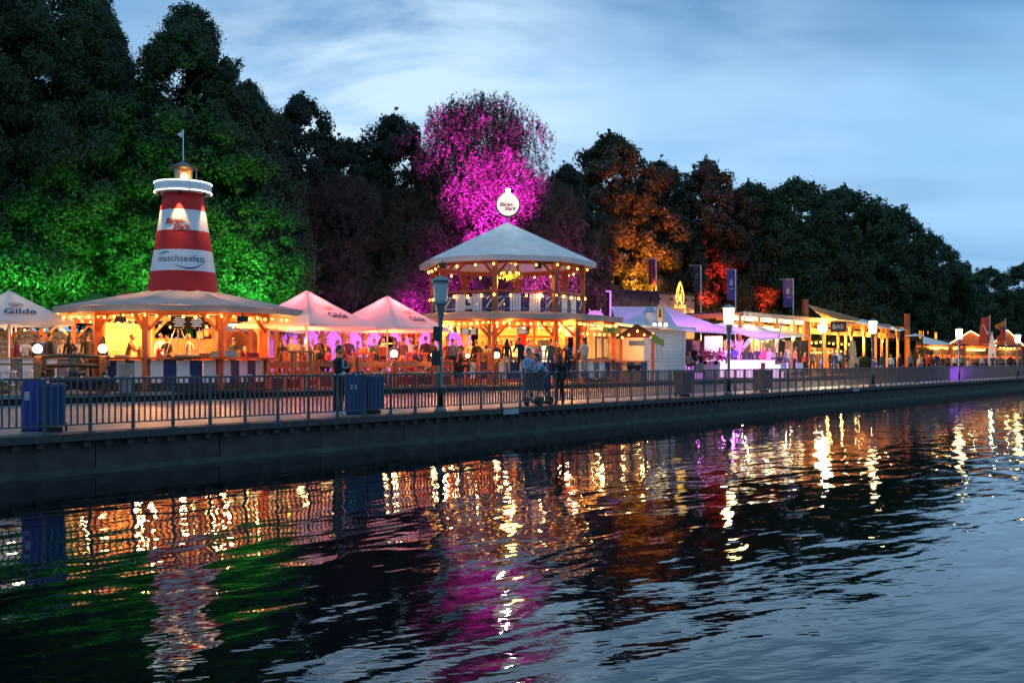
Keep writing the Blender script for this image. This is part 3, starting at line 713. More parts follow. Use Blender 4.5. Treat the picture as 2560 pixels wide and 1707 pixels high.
for px, Y in ((302, 36.6), (606, 36.6)):
    sp = thing('hanging_loudspeaker', 'black loudspeaker hanging from the kiosk eaves, %s' % ('left side' if px < 400 else 'right side'), 'loudspeaker', world(px, Y, 3.12), KR)
    q = M(); q.box((0, 0, -.1), (.4, .25, .2)); q.build('cabinet', BLACK, sp); q = M(); q.box((0, 0, .06), (.05, .05, .14)); q.build('bracket', BLACK, sp)

# lighthouse
lt = thing('lighthouse_tower', 'red and white striped lighthouse on the kiosk roof', 'lighthouse', (KC[0], KC[1], 4.20), KR)
zs = [4.20, 5.05, 5.89, 6.68, 7.51, 8.22]; rz_ = lambda z: 1.40+(z-4.20)*(.775-1.40)/(8.22-4.20)
for i in range(5):
    q = M(4.20); q.lathe([(rz_(zs[i]), zs[i]), (rz_(zs[i+1]), zs[i+1])], 48, cap=False); q.build('stripe', WHITE if i % 2 else RED, lt, True)
q = M(4.20); q.lathe([(.78, 8.22), (1.09, 8.24), (1.11, 8.30), (1.11, 8.62), (1.07, 8.66), (.3, 8.66)], 40); q.build('gallery', WHITE, lt)
for z in (8.27, 8.64):
    q = M(4.20)
    for k in range(8):
        a0 = 2*math.pi*(k+.04)/8+.2; a1 = 2*math.pi*(k+.96)/8+.2
        q.tube([(1.125*math.cos(a0+(a1-a0)*i/6), 1.125*math.sin(a0+(a1-a0)*i/6), z) for i in range(7)], .015, 5)
    q.build('light_ring', TUBEW, lt)
LG = mat('lantern housing', (.60, .42, .25), .5)
q = M(4.20); q.lathe([(.34, 8.66), (.34, 9.28)], 12, cap=False)
q.f = [f for i, f in enumerate(q.f) if i not in (8, 9, 10)]; q.mi = q.mi[:len(q.f)]; q.build('lantern_room', LG, lt)
for a in (-20, 20, -75): q = M(4.20); q.tube([(.52*math.sin(R(a+60)), -.52*math.cos(R(a+60)), 8.66), (.52*math.sin(R(a+60)), -.52*math.cos(R(a+60)), 9.3)], .02, 6); q.build('lantern_post', LG, lt)
q = M(4.20); q.ball((.05, -.08, 8.95), .13, 10, 8); q.build('lantern_bulb', GLOBE, lt, True)
q = M(4.20); q.lathe([(.60, 9.25), (.61, 9.28), (.30, 9.42), (.05, 9.56), (.02, 9.6)], 24); q.build('lantern_roof', mat('dark red roof metal', (.10, .03, .03), .4), lt)
q = M(4.20); q.tube([(0, 0, 9.55), (0, 0, 10.85)], .022, 6); q.build('flag_pole', METAL, lt)
q = M(4.20); q.add([(0, 0, 10.82), (-.20, .02, 10.62), (-.26, .0, 10.66), (0, 0, 10.52)], [(0, 1, 2, 3)]); q.add([(0, 0, 10.83), (-.10, .03, 10.74), (-.25, .0, 10.64), (-.11, .02, 10.55), (0, 0, 10.50)], [(0, 1, 2, 3, 4)]); q.build('pennant', WHITE, lt)
def cone_warp(xc, zc, off=.012, rotd=0):
    def f(co):
        z = zc+co.y; r = rz_(z)+off+co.z*.3; a = (xc+co.x)/rz_(zc)
        return Vector((r*math.sin(a), -r*math.cos(a), z-4.20))
    return f
NAVYP = mat('navy print', (.02, .04, .13), .5); REDPR = mat('dark red print', (.32, .02, .015), .5); BLKP = mat('black print', (.01, .01, .012), .5)
text('maschseefest', .37, NAVYP, lt, None, warp=cone_warp(-.08, 5.52))
text('Bären-', .30, REDPR, lt, None, warp=cone_warp(-.32, 7.02), shear=.25, bold=.012)
text('Stark', .30, REDPR, lt, None, warp=cone_warp(-.08, 6.80), shear=.25, bold=.012)
def swoosh(pts, w, m, wf, name='swoosh'):
    q = M(); vs = []; n = len(pts)
    for i, (x, y) in enumerate(pts):
        ww = w*math.sin(math.pi*(i+.4)/n); p = wf(Vector((x, y-ww/2, 0))); r_ = wf(Vector((x, y+ww/2, 0))); vs += [tuple(p), tuple(r_)]
    q.v = vs; q.f = [(2*i, 2*i+2, 2*i+3, 2*i+1) for i in range(n-1)]; q.mi = [0]*len(q.f); q.build(name, m, lt)
wf = cone_warp(-.08, 5.52, .014)
swoosh([(-.98+.55*i/12, .16+.10*math.sin(math.pi*i/16)) for i in range(13)], .05, NAVYP, wf)
swoosh([(-.25+1.25*i/16, -.20-.20*math.sin(math.pi*(i+.5)/16)+.14*(i/16)**3) for i in range(17)], .06, NAVYP, wf)
# spot lamps under the gallery wash the tower
for a in (-10, 62, -80):
    aa = R(a); q = M(4.20); q.lathe([(.05, 8.12), (.06, 8.24)], 8, (.92*math.sin(aa), -.92*math.cos(aa))); q.build('spot_can', BLACK, lt)
    m3 = Matrix.Rotation(KR, 3, 'Z'); p = m3 @ Vector((.99*math.sin(aa), -.99*math.cos(aa), 0))+Vector((KC[0], KC[1], 8.10))
    p2 = m3 @ Vector((1.10*math.sin(aa), -1.10*math.cos(aa), 0))+Vector((KC[0], KC[1], 5.8))
    light('tower_spot', 'SPOT', p, 300, (1, .55, .2), None, .03, p2, 48, .5)

# ---------------------------------------------------------------- two storey pavilion
PC = (X(1267, 54), 54, TZ); PRt = -8
pv = thing('two_storey_pavilion', 'two storey octagonal timber pavilion with a white tent roof and blue and white balustrade', 'pavilion', PC, 0)
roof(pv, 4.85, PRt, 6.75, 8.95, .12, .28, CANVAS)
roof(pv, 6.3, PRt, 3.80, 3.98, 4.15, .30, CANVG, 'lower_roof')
PRr = 4.1
P0 = ring(PRr, PRt, 0)
for k, p in enumerate(P0):
    q = M(TZ); q.box((p[0], p[1], (TZ+6.6)/2), (.26, .26, 6.6-TZ), R(PRt+45*k)); q.build('post', WOOD, pv)
    for sg in (-1, 1):
        p2 = P0[(k+sg) % 8]; dx = Vector(p2)-Vector(p); dx.normalize()
        for zb in (2.75, 5.85):
            q = M(TZ); q.bar((p[0]+dx.x*.1, p[1]+dx.y*.1, zb), (p[0]+dx.x*.75, p[1]+dx.y*.75, zb+.72), .10, .13); q.build('brace', WOOD, pv)
    o2 = ring(4.75, PRt, 6.72)[k]; q = M(TZ); q.bar((p[0]*.04, p[1]*.04, 8.8), o2, .09, .12); q.build('rafter', WOOD, pv)
    o3 = ring(6.2, PRt, 3.72)[k]; q = M(TZ); q.bar((p[0], p[1], 3.78), o3, .09, .12); q.build('eaves_beam', WOOD, pv)
    o4 = ring(5.75, PRt, 0)[k]
    if k not in (3, 4, 5):
        q = M(TZ); q.box((o4[0], o4[1], (TZ+3.65)/2), (.2, .2, 3.65-TZ), R(PRt+45*k)); q.build('post', WOOD, pv)
        for sg in (-1, 1):
            p2 = ring(5.75, PRt, 0)[(k+sg) % 8]; dx = Vector(p2)-Vector(o4); dx.normalize()
            q = M(TZ); q.bar((o4[0]+dx.x*.1, o4[1]+dx.y*.1, 2.75), (o4[0]+dx.x*.9, o4[1]+dx.y*.9, 3.5), .10, .13); q.build('brace', WOOD, pv)
ringbeam(pv, PRr, PRt, 6.50, .16, .22, WOOD); ringbeam(pv, PRr, PRt, 3.62, .18, .26, WOOD); ringbeam(pv, 5.75, PRt, 3.55, .14, .18, WOOD)
q = M(TZ); q.prism([(x, y) for x, y, _ in ring(4.2, PRt, 0)], 3.80, 3.92, 'xy'); q.build('upper_floor', WOODD, pv)
ringbeam(pv, PRr+.02, PRt, 5.02, .16, .09, WOOD, 'handrail')
ringbeam(pv, 5.7, PRt, 1.58, .5, .08, WOOD, 'counter_top')
striped(pv, 5.62, PRt, .62, 1.44, 6, (0, 1, 7))
pr = ring(PRr, PRt, 0)
qs = {}
for nm, m in (('white', WHITE), ('blue', BLUE)):
    q = M(); q.box((0, 0, 0), (.105, .03, .86)); q.prism([(-.0525, .43), (.0525, .43), (0, .49)], -.015, .015); qs[nm] = q.mesh('picket', m)
for k in range(8):
    a = Vector(pr[k]); b = Vector(pr[(k+1) % 8]); d = b-a; Ld = d.length; d.normalize(); ang = math.atan2(d.y, d.x); n = 19
    for i in range(n):
        if i in (8, 9, 10) and k == 7: continue
        c = a+d*(.17+(Ld-.34)*(i+.5)/n); wcol = 'white' if 4 <= i <= 7 or 11 <= i <= 14 else 'blue'
        ob('picket', qs[wcol], pv, loc=(c.x, c.y, 4.44-TZ), rz=ang)
    for z in (4.15, 4.72): q = M(TZ); q.bar((a.x+d.x*.13-d.y*-.03, a.y+d.y*.13+.0, z), (b.x-d.x*.13, b.y-d.y*.13, z), .02, .045); q.build('fence_rail', WHITE if k in (0, 7) else BLUE, pv)
    for e in (.10, .90):
        c = a+d*Ld*e; u = d*.16; nn = Vector((d.y, -d.x, 0))*.05
        q = M(TZ); q.bar((c.x-u.x+nn.x, c.y-u.y+nn.y, 4.2), (c.x+u.x+nn.x, c.y+u.y+nn.y, 4.62), .03, .07); q.bar((c.x-u.x+nn.x, c.y-u.y+nn.y, 4.62), (c.x+u.x*.2+nn.x, c.y+u.y*.2+nn.y, 4.75), .03, .07); q.build('scroll', WHITE, pv)
a = Vector(pr[7]); b = Vector(pr[0]); d = (b-a); c = (a+b)/2; ang = math.atan2(d.y, d.x); d.normalize()
q = M(TZ); q.box((c.x+d.y*.05, c.y-d.x*.05, 4.45), (.46, .04, .56), ang); q.build('crest_panel', WHITE, pv)
q = M(); q.prism([(-.14, .16), (-.02, .18), (.0, .0), (.16, -.04), (.17, -.14), (-.10, -.16), (-.16, -.06)], -.01, .01); o = q.build('crest_mark', BLACK, pv, loc=(c.x+d.y*.08, c.y-d.x*.08, 4.45-TZ), rz=ang)
# chandelier, menu boards and lower bar
ch = thing('chandelier', 'leafy chandelier with warm bulbs under the pavilion roof', 'chandelier', world(1275, 52.4, 6.0))
q = M(); q.lathe([(.45, 0), (.48, .04), (.45, .08)], 16); q.build('wheel', WOOD, ch)
q = M(); q.tube([(0, 0, .06), (0, 0, 1.0)], .02, 6); q.build('chain', BLACK, ch)
for i in range(8): ob('bulb', BULBME, ch, loc=(.45*math.cos(i*.785), .45*math.sin(i*.785), .15)).scale = (1.5,)*3
V, Q = leaves(rng.normal(size=(500, 3))*np.array([.28, .28, .09]), rng.normal(size=(500, 3)), .09); ob('leaf_garland', npmesh('leaf_garland', V, Q, GREENP), ch)
light('chandelier_light', 'POINT', world(1275, 52.3, 5.75), 420, (1, .36, .07), None, .3)
string_lights(wring(PC, 0, PRr+.14, PRt, 4.93), .82, 'bulbs along the balcony handrail of the pavilion', closed=True, sc=1.5, every=5, en=55)
string_lights(wring(PC, 0, PRr+.25, PRt, 6.46), 1.3, 'bulbs under the upper eaves of the pavilion', closed=True, sc=1.3, every=3, en=75)
string_lights(wring(PC, 0, 5.95, PRt, 3.45), .36, 'dense ring of bulbs along the lower eaves of the pavilion', closed=True, sc=1.25, every=9, en=130)
string_lights([p for p in wring(PC, 0, 3.9, PRt, 3.30)], .75, 'inner ring of bulbs over the pavilion bar', closed=True, sc=1.2, every=6, en=150)
def board(px, Y, z, w, h, lb, nline=6, m=CHAR, lm=SIGNW):
    t = thing('menu_board', lb, 'menu board', world(px, Y, z), va(px), 'menu boards')
    q = M(); q.box((0, 0, 0), (w, .04, h)); q.build('board', m, t)
    for e in (-1, 1): q = M(); q.box((0, -.01, e*(h/2)), (w+.06, .05, .03)); q.build('frame_strip', WOODD, t)
    for i in range(nline):
        q = M(); q.box((-w*.10*((i*3) % 2), -.024, h*.38-i*h*.76/(nline-1)), (w*(.55+.2*((i*5) % 3)/2), .004, h*.045)); q.build('print_line', lm, t)
board(1164, 51, 3.0, .5, .34, 'small menu board left under the pavilion lower eaves')
board(1184, 51, 3.0, .38, .34, 'second small menu board beside the first under the pavilion eaves')
board(1308, 50.5, 3.05, .62, .40, 'menu board above the pavilion bar, right of the front post')
board(1422, 52, 3.0, .5, .5, 'wooden price board near the red bottles of the pavilion', m=WOODD)
for i, (px, Y, lb) in enumerate(((1365, 52, 'lit yellow display fridge beside the pavilion stair'), (1290, 55, 'lit display cabinet behind the pavilion bar'))):
    t = thing('display_fridge', lb, 'fridge', world(px, Y, TZ), 0, 'lit fridges in the pavilion')
    q = M(); q.box((0, .25, 1.15), (.55, .5, 2.2)); q.build('case', CHAR, t)
    for j in range(5): q = M(); q.box((0, -.015, .6+j*.3), (.44, .02, .25)); q.build('shelf', FRIDGE, t)
sc_ = thing('spiral_slide', 'red curved spiral stair inside the pavilion', 'stair', world(1345, 53.6, TZ))
q = M(); q.tube([(.7*math.cos(a*.5)-.2, .7*math.sin(a*.5), .1+a*.36) for a in range(10)], .28, 10); q.build('shell', REDP, sc_, True)
q = M(); q.tube([(-.2, 0, 0), (-.2, 0, 3.4)], .06, 8); q.build('column', RED, sc_)
bs = thing('back_bar', 'lit wooden back bar with bottles inside the pavilion', 'bar shelf', world(1300, 57, TZ))
for z in (1.1, 1.6, 2.1, 2.6): q = M(); q.box((0, 0, z), (4.6, .35, .05)); q.build('shelf', WOODL, bs)
q = M(); q.box((0, .3, 1.6), (4.8, .06, 2.9)); q.build('back_panel', WOODL, bs)
for i in range(54):
    q = M(); z = (1.13, 1.63, 2.13)[i % 3]; q.lathe([(.045, z), (.045, z+.2), (.015, z+.26), (.015, z+.33)], 6, (-2.2+i*.082, random.uniform(-.1, .05))); q.build('bottle', (GREENP, REDP, YELP, WHITE, BLUE, WOODD)[random.randrange(6)], bs)
for dx, dy in ((-3.2, -2.8), (0, -3.6), (3.2, -2.4), (0, 1), (-3, 1.5), (2.8, 1.8)):
    light('pavilion_lamp', 'POINT', (PC[0]+dx, PC[1]+dy, 3.2), 850, (1, .37, .08), None, .12)
# round sign on the roof
rs_ = thing('round_sign', 'round white lit sign reading Bären-Stark on top of the pavilion', 'sign', world(1270, 54, 8.95))
q = M(); q.lathe([(.04, 0), (.04, .34)], 8); q.build('stem', METAL, rs_)
q = M(); q.tube([(0, -.16, .98), (0, .16, .98)], .66, 40); q.build('drum', mat('brown sign rim', (.16, .07, .05), .5), rs_)
q = M(); q.tube([(0, -.17, .98), (0, -.165, .98)], .60, 40); q.build('face', SIGNW, rs_)
text('Bären-', .28, REDPR, rs_, (-.08, -.19, .98), shear=.25, bold=.01); text('Stark', .28, REDPR, rs_, (.10, -.19, .76), shear=.25, bold=.01)
q = M(); q.ball((0, -.05, 1.76), .12, 12, 8); q.build('spot_lamp', emat('white spot lens', (.9, 1, .95), 200), rs_, True)  # lamp ball made larger to stand for its glare
q = M(); q.tube([(0, 0, 1.6), (0, -.02, 1.72)], .02, 6); q.build('spot_arm', METAL, rs_)
light('sign_light', 'POINT', world(1270, 53.6, 10.6), 60, (.9, 1, .95), None, .1)
for px in (1106, 1346):
    sp = thing('hanging_loudspeaker', 'black loudspeaker under the upper pavilion roof, %s end' % ('left' if px < 1200 else 'right'), 'loudspeaker', world(px, 50.5, 6.45))
    q = M(); q.box((0, 0, -.14), (.34, .3, .28)); q.build('cabinet', BLACK, sp); q = M(); q.box((0, 0, .05), (.05, .05, .14)); q.build('bracket', BLACK, sp)
# ---------------------------------------------------------------- parasols
def parasol(px, Y, rz, r, ze, zt, label, text_sides=(), m=None, pole=True, val=.12, name='parasol', logo=True, tsz=.42):
    t = thing(name, label, 'parasol', g(px, Y, TZ), rz, 'parasols between the kiosks')
    q = M(TZ); c = [(r*math.sin(R(90*k)), -r*math.cos(R(90*k)), ze) for k in range(4)]
    for k in range(4):
        a, b, ap = Vector(c[k]), Vector(c[(k+1) % 4]), Vector((0, 0, zt)); n = 10; vs = []
        for j in range(n+1):
            for i in range(n+1):
                u, v = i/n, j/n; p = (a*(1-u)+b*u)*(1-v)+ap*v; p.z -= .05*math.sin(math.pi*u)*(1-v)+.03*math.sin(math.pi*v); vs.append(tuple(p))
        q.add(vs, [(j*(n+1)+i, j*(n+1)+i+1, (j+1)*(n+1)+i+1, (j+1)*(n+1)+i) for j in range(n) for i in range(n)])
        q.add([tuple(a), tuple(b), (b.x, b.y, b.z-val), ((a.x+b.x)/2, (a.y+b.y)/2, ze-.05-val*.9), (a.x, a.y, a.z-val)], [(0, 1, 2, 3, 4)])
    q.build('canopy', m or CANVP, t)
    for k in range(4): q = M(TZ); q.bar((0, 0, zt-.12), (c[k][0]*.99, c[k][1]*.99, ze-.05), .035, .035); q.build('rib', METAL, t)
    if pole: q = M(TZ); q.tube([(0, 0, TZ), (0, 0, zt-.05)], .045, 10); q.build('pole', WHITE, t); q = M(TZ); q.box((0, 0, TZ+.05), (.7, .7, .1)); q.build('base', STONE, t)
    for k in text_sides:
        a, b, ap = Vector(c[k]), Vector(c[(k+1) % 4]), Vector((0, 0, zt))
        xd = (b-a).normalized(); up = (ap-(a+b)/2); up.normalize(); nn = xd.cross(up).normalized()
        def mk(cen, yaxis=up):
            return Matrix(((xd.x, up.x, nn.x, cen.x), (xd.y, up.y, nn.y, cen.y), (xd.z, up.z, nn.z, cen.z-TZ), (0, 0, 0, 1)))
        cen = (a+b)/2+up*.62+nn*.035+xd*.15
        o = text('Gilde', tsz*1.25, NAVYP, t, (0, 0, 0), shear=.15, bold=.012); o.matrix_local = mk(cen)
        cen2 = (a+b)/2+up*1.15+nn*.03+xd*.1
        q = M(); ring_ = [(.24*math.cos(R(x)), .15*math.sin(R(x))) for x in range(0, 360, 15)]; rin = [(x*.80, y*.75) for x, y in ring_]
        q.add([(x, y, 0) for x, y in ring_]+[(x, y, 0) for x, y in rin], [(i, (i+1) % 24, 24+(i+1) % 24, 24+i) for i in range(24)])
        q.add([(-.15, -.03, .002), (-.05, .06, .002), (.0, -.02, .002), (.08, .06, .002), (.15, -.04, .002), (.0, -.08, .002)], [(0, 5, 1), (1, 5, 2), (2, 5, 3), (3, 5, 4)])
        o = q.build('crest', REDPR, t); o.matrix_local = mk(cen2)
    return t
parasol(22, 38.5, R(-10), 2.8, 2.98, 4.22, 'white parasol with dark lettering at the left edge of the picture', (0,))
parasol(768, 41.5, va(768)+R(2), 2.85, 2.95, 4.42, 'pink lit white parasol right of the lighthouse kiosk, one lettered side', (0,))
parasol(968, 44.5, va(968)+R(8), 2.85, 2.93, 4.40, 'pink lit white parasol beside the pavilion, overlapping its neighbour', (0,))
parasol(245, 53, .5, 4.2, 3.6, 5.15, 'dark navy tent behind the lighthouse kiosk', m=NAVYC, pole=False, name='tent', logo=False)
parasol(318, 47, .3, 1.3, 4.3, 4.75, 'small red parasol top showing over the kiosk roof', m=REDC, name='parasol')
parasol(640, 53, .7, 3.0, 3.1, 3.9, 'low white tent roof behind the lighthouse kiosk on the right', m=CANVAS, name='tent')
for px, Y in ((768, 41.5), (968, 44.5)):
    light('parasol_lamp', 'POINT', g(px, Y+.25, 3.6), 800, (1, .08, .08), None, .15)
    light('parasol_lamp', 'POINT', g(px-10, Y+2, 2.4), 300, (1, .34, .08), None, .15)
light('parasol_lamp', 'POINT', g(22, 39, 2.6), 120, (1, .6, .3), None, .15)

# ---------------------------------------------------------------- people
SKIN = mat('light skin', (.50, .28, .19), .55, .08); SKIN2 = mat('tanned skin', (.34, .18, .11), .55, .08)
EYE = mat('dark eyes', (.02, .015, .012), .3)
HAIRC = {'black': mat('black hair', (.012, .010, .009), .5), 'brown': mat('brown hair', (.06, .03, .015), .5), 'blond': mat('blond hair', (.42, .26, .11), .5),
         'red': mat('auburn hair', (.26, .07, .02), .5), 'grey': mat('grey hair', (.3, .29, .28), .5)}
CL = {}
def cloth(nm, c):
    if nm not in CL: CL[nm] = mat(nm+' cloth', c, .85, .15, 9, .2)
    return CL[nm]
COLS = {'black': (.012, .012, .014), 'navy': (.016, .022, .06), 'white': (.62, .62, .62), 'grey': (.16, .16, .17), 'lightblue': (.24, .34, .50), 'olive': (.10, .11, .07),
        'beige': (.38, .30, .21), 'brown': (.12, .06, .03), 'red': (.42, .03, .03), 'orange': (.55, .20, .03), 'blue': (.04, .09, .42), 'pink': (.6, .25, .35), 'denim': (.05, .08, .15),
        'cream': (.55, .47, .36), 'darkgrey': (.05, .05, .055), 'green': (.07, .2, .08), 'yellow': (.6, .42, .06)}
def person_mesh(pose, female=False, skirt=False):
    hp, kn, an = .93, .50, .09; sw = .185 if not female else .165
    J = {}
    lean = {'stand': 0, 'hold': .03, 'walk': .04, 'sit': .10, 'bend': .62, 'lean': .30, 'phone': .05, 'arms': .02}[pose]
    J['pel'] = Vector((0, 0, hp)); 
    if pose == 'sit': J['pel'] = Vector((0, 0, .52))
    def up(p, l, a): return p+Vector((0, -math.sin(a)*l, math.cos(a)*l))
    J['wai'] = up(J['pel'], .17, lean*.6); J['che'] = up(J['wai'], .24, lean); J['sho'] = up(J['che'], .10, lean); J['nec'] = up(J['sho'], .08, lean*1.1)
    J['hea'] = up(J['nec'], .06, lean*.8)
    T = {}
    ar = {'stand': ((.05, .02, -.30), (.02, -.06, -.27)), 'hold': ((.05, -.06, -.29), (-.10, -.24, .06)), 'walk': ((.04, .12, -.27), (.0, -.02, -.27)), 'sit': ((.03, -.12, -.26), (-.05, -.24, -.02)),
          'bend': ((.02, -.20, -.22), (-.06, -.16, -.20)), 'lean': ((.05, -.16, -.24), (-.06, -.24, -.02)), 'phone': ((.06, -.08, -.28), (-.14, -.20, .16)), 'arms': ((.10, -.06, -.27), (-.22, -.16, .05))}[pose]
    for s, sd in ((-1, 'L'), (1, 'R')):
        S_ = J['sho']+Vector((s*sw, 0, -.03)); e = ar[0]; w = ar[1]
        if pose in ('hold', 'walk') and s == -1: e, w = ((.05, -.02, -.30), (.01, -.07, -.26))
        if pose == 'phone' and s == -1: e, w = ((.04, -.10, -.27), (-.10, -.22, .10))
        E_ = S_+Vector((s*e[0], e[1], e[2])); W_ = E_+Vector((s*w[0], w[1], w[2])); J['sh'+sd] = S_; J['el'+sd] = E_; J['wr'+sd] = W_
        J['ha'+sd] = W_+(W_-E_).normalized()*.09
        H_ = J['pel']+Vector((s*.095, 0, -.03)); J['hi'+sd] = H_
        if pose == 'sit':
            J['kn'+sd] = H_+Vector((s*.05, -.42, .03)); J['an'+sd] = J['kn'+sd]+Vector((0, .06, -.42))
        elif pose == 'walk':
            J['kn'+sd] = Vector((s*.09, -.14*s-.03, kn)); J['an'+sd] = Vector((s*.09, -.22*s+.05, an+(.05 if s < 0 else 0)))
        else: J['kn'+sd] = Vector((s*.11, -.02, kn)); J['an'+sd] = Vector((s*.12, .02, an))
        J['to'+sd] = J['an'+sd]+Vector((s*.03, -.16, -.05))
    rad = {'pel': (.155, .115), 'wai': (.135 if not female else .118, .10), 'che': (.165 if not female else .14, .115), 'sho': (.10, .085), 'nec': (.055, .058), 'hea': (.06, .06)}
    for sd in 'LR': rad.update({'sh'+sd: (.068, .068), 'el'+sd: (.048, .048), 'wr'+sd: (.030, .030), 'ha'+sd: (.036, .022), 'hi'+sd: (.10, .10), 'kn'+sd: (.064, .064), 'an'+sd: (.045, .045), 'to'+sd: (.040, .032)})
    names = list(J); idx = {k: i for i, k in enumerate(names)}
    ed = [('pel', 'wai'), ('wai', 'che'), ('che', 'sho'), ('sho', 'nec'), ('nec', 'hea')]
    for sd in 'LR': ed += [('sho', 'sh'+sd), ('sh'+sd, 'el'+sd), ('el'+sd, 'wr'+sd), ('wr'+sd, 'ha'+sd), ('pel', 'hi'+sd), ('hi'+sd, 'kn'+sd), ('kn'+sd, 'an'+sd), ('an'+sd, 'to'+sd)]
    me = bpy.data.meshes.new('skel'); me.from_pydata([tuple(J[k]) for k in names], [(idx[a], idx[b]) for a, b in ed], [])
    o = bpy.data.objects.new('skel', me); COL.objects.link(o)
    sk = o.modifiers.new('skin', 'SKIN'); sk.use_smooth_shade = True
    for k in names: me.skin_vertices[0].data[idx[k]].radius = rad[k]
    me.skin_vertices[0].data[idx['pel']].use_root = True
    sb = o.modifiers.new('sub', 'SUBSURF'); sb.levels = 1; sb.render_levels = 1
    dg = bpy.context.evaluated_depsgraph_get(); ev = o.evaluated_get(dg); r = bpy.data.meshes.new_from_object(ev)
    bpy.data.objects.remove(o)
    V = [v.co.copy() for v in r.vertices]; Fc = [tuple(p.vertices) for p in r.polygons]; MI = []
    reg = {'pel': 2, 'wai': 1, 'che': 1, 'sho': 1, 'nec': 0, 'hea': 0}
    for sd in 'LR': reg.update({'sh'+sd: 1, 'el'+sd: 1, 'wr'+sd: 0, 'ha'+sd: 0, 'hi'+sd: 2, 'kn'+sd: 2, 'an'+sd: 3, 'to'+sd: 3})
    segs = [(J[a], J[b], a, b) for a, b in ed]
    for f in Fc:
        c = sum((V[i] for i in f), Vector())/len(f); best = (9, 0)
        for A, B, a, b in segs:
            ab = B-A; t = max(0, min(1, (c-A).dot(ab)/ab.length_squared)); dd = (A+ab*t-c).length-.4*(rad[a][0]*(1-t)+rad[b][0]*t)
            thr = {'el': .86, 'kn': .88, 'pel': .35, 'sho': .75}.get(a[:2] if a[:2] in ('el', 'kn') else a, .5)
            if dd < best[0]: best = (dd, reg[a] if t < thr else reg[b])
        MI.append(best[1])
    q = M(); q.v = [tuple(v) for v in V]; q.f = Fc; q.mi = MI
    # head with face
    hc = J['hea']+Vector((0, -.012-.05*lean, .115)); q.cur = 0; hv = []; rows = 11; cols = 14
    for i in range(rows):
        th = math.pi*i/(rows-1); zz = -math.cos(th); rr = math.sin(th)
        for k in range(cols):
            a = 2*math.pi*k/cols-math.pi/2; x = .076*rr*math.cos(a); y = .096*rr*math.sin(a); z = .122*zz
            if zz < -.2: x *= 1-.25*(-zz-.2); y *= 1-.10*(-zz-.2)
            if k == 0 and i in (4, 5): y -= (.026 if i == 4 else .012)        # nose
            if k == 0 and i == 3: y -= .006                                   # lips
            if k in (1, cols-1) and i == 5: y += .006                         # eye sockets
            if k in (cols//4, cols-cols//4) and i in (5,): x *= 1.18           # ears
            hv.append((hc.x+x, hc.y+y, hc.z+z))
    q.add(hv, [(i*cols+k, i*cols+(k+1) % cols, (i+1)*cols+(k+1) % cols, (i+1)*cols+k) for i in range(rows-1) for k in range(cols)])
    q.cur = 4
    for s in (-1, 1): q.ball((hc.x+s*.030, hc.y-.084, hc.z+.012), .009, 6, 4)
    q.box((hc.x, hc.y-.088, hc.z-.052), (.036, .006, .006))
    # hands: five fingers from the palm
    q.cur = 0
    for s, sd in ((-1, 'L'), (1, 'R')):
        Wp, Hp = J['wr'+sd], J['ha'+sd]; d = (Hp-Wp).normalized(); u = d.cross(Vector((0, 1, .3))); u = Vector((1, 0, 0)) if u.length < .1 else u.normalized(); nn = u.cross(d)
        for k in range(4):
            b = Hp+u*(k-1.5)*.019; l = (.062, .074, .068, .052)[k]
            q.tube([b-d*.02, b+d*l*.5, b+d*l*.8+nn*.018*s, b+d*l*.9+nn*.034*s], [.0095, .009, .008, .006], 5)
        b = Wp+d*.03-u*.03; q.tube([b, b-u*.022+d*.025, b-u*.026+d*.052], [.011, .010, .008], 5)
    if skirt:
        q.cur = 2; z0 = J['pel'].z+.06; q.lathe([(.15, z0), (.21, z0-.22), (.27, z0-.52)], 14, (0, 0), cap=False)
    return q, hc
HM = {}
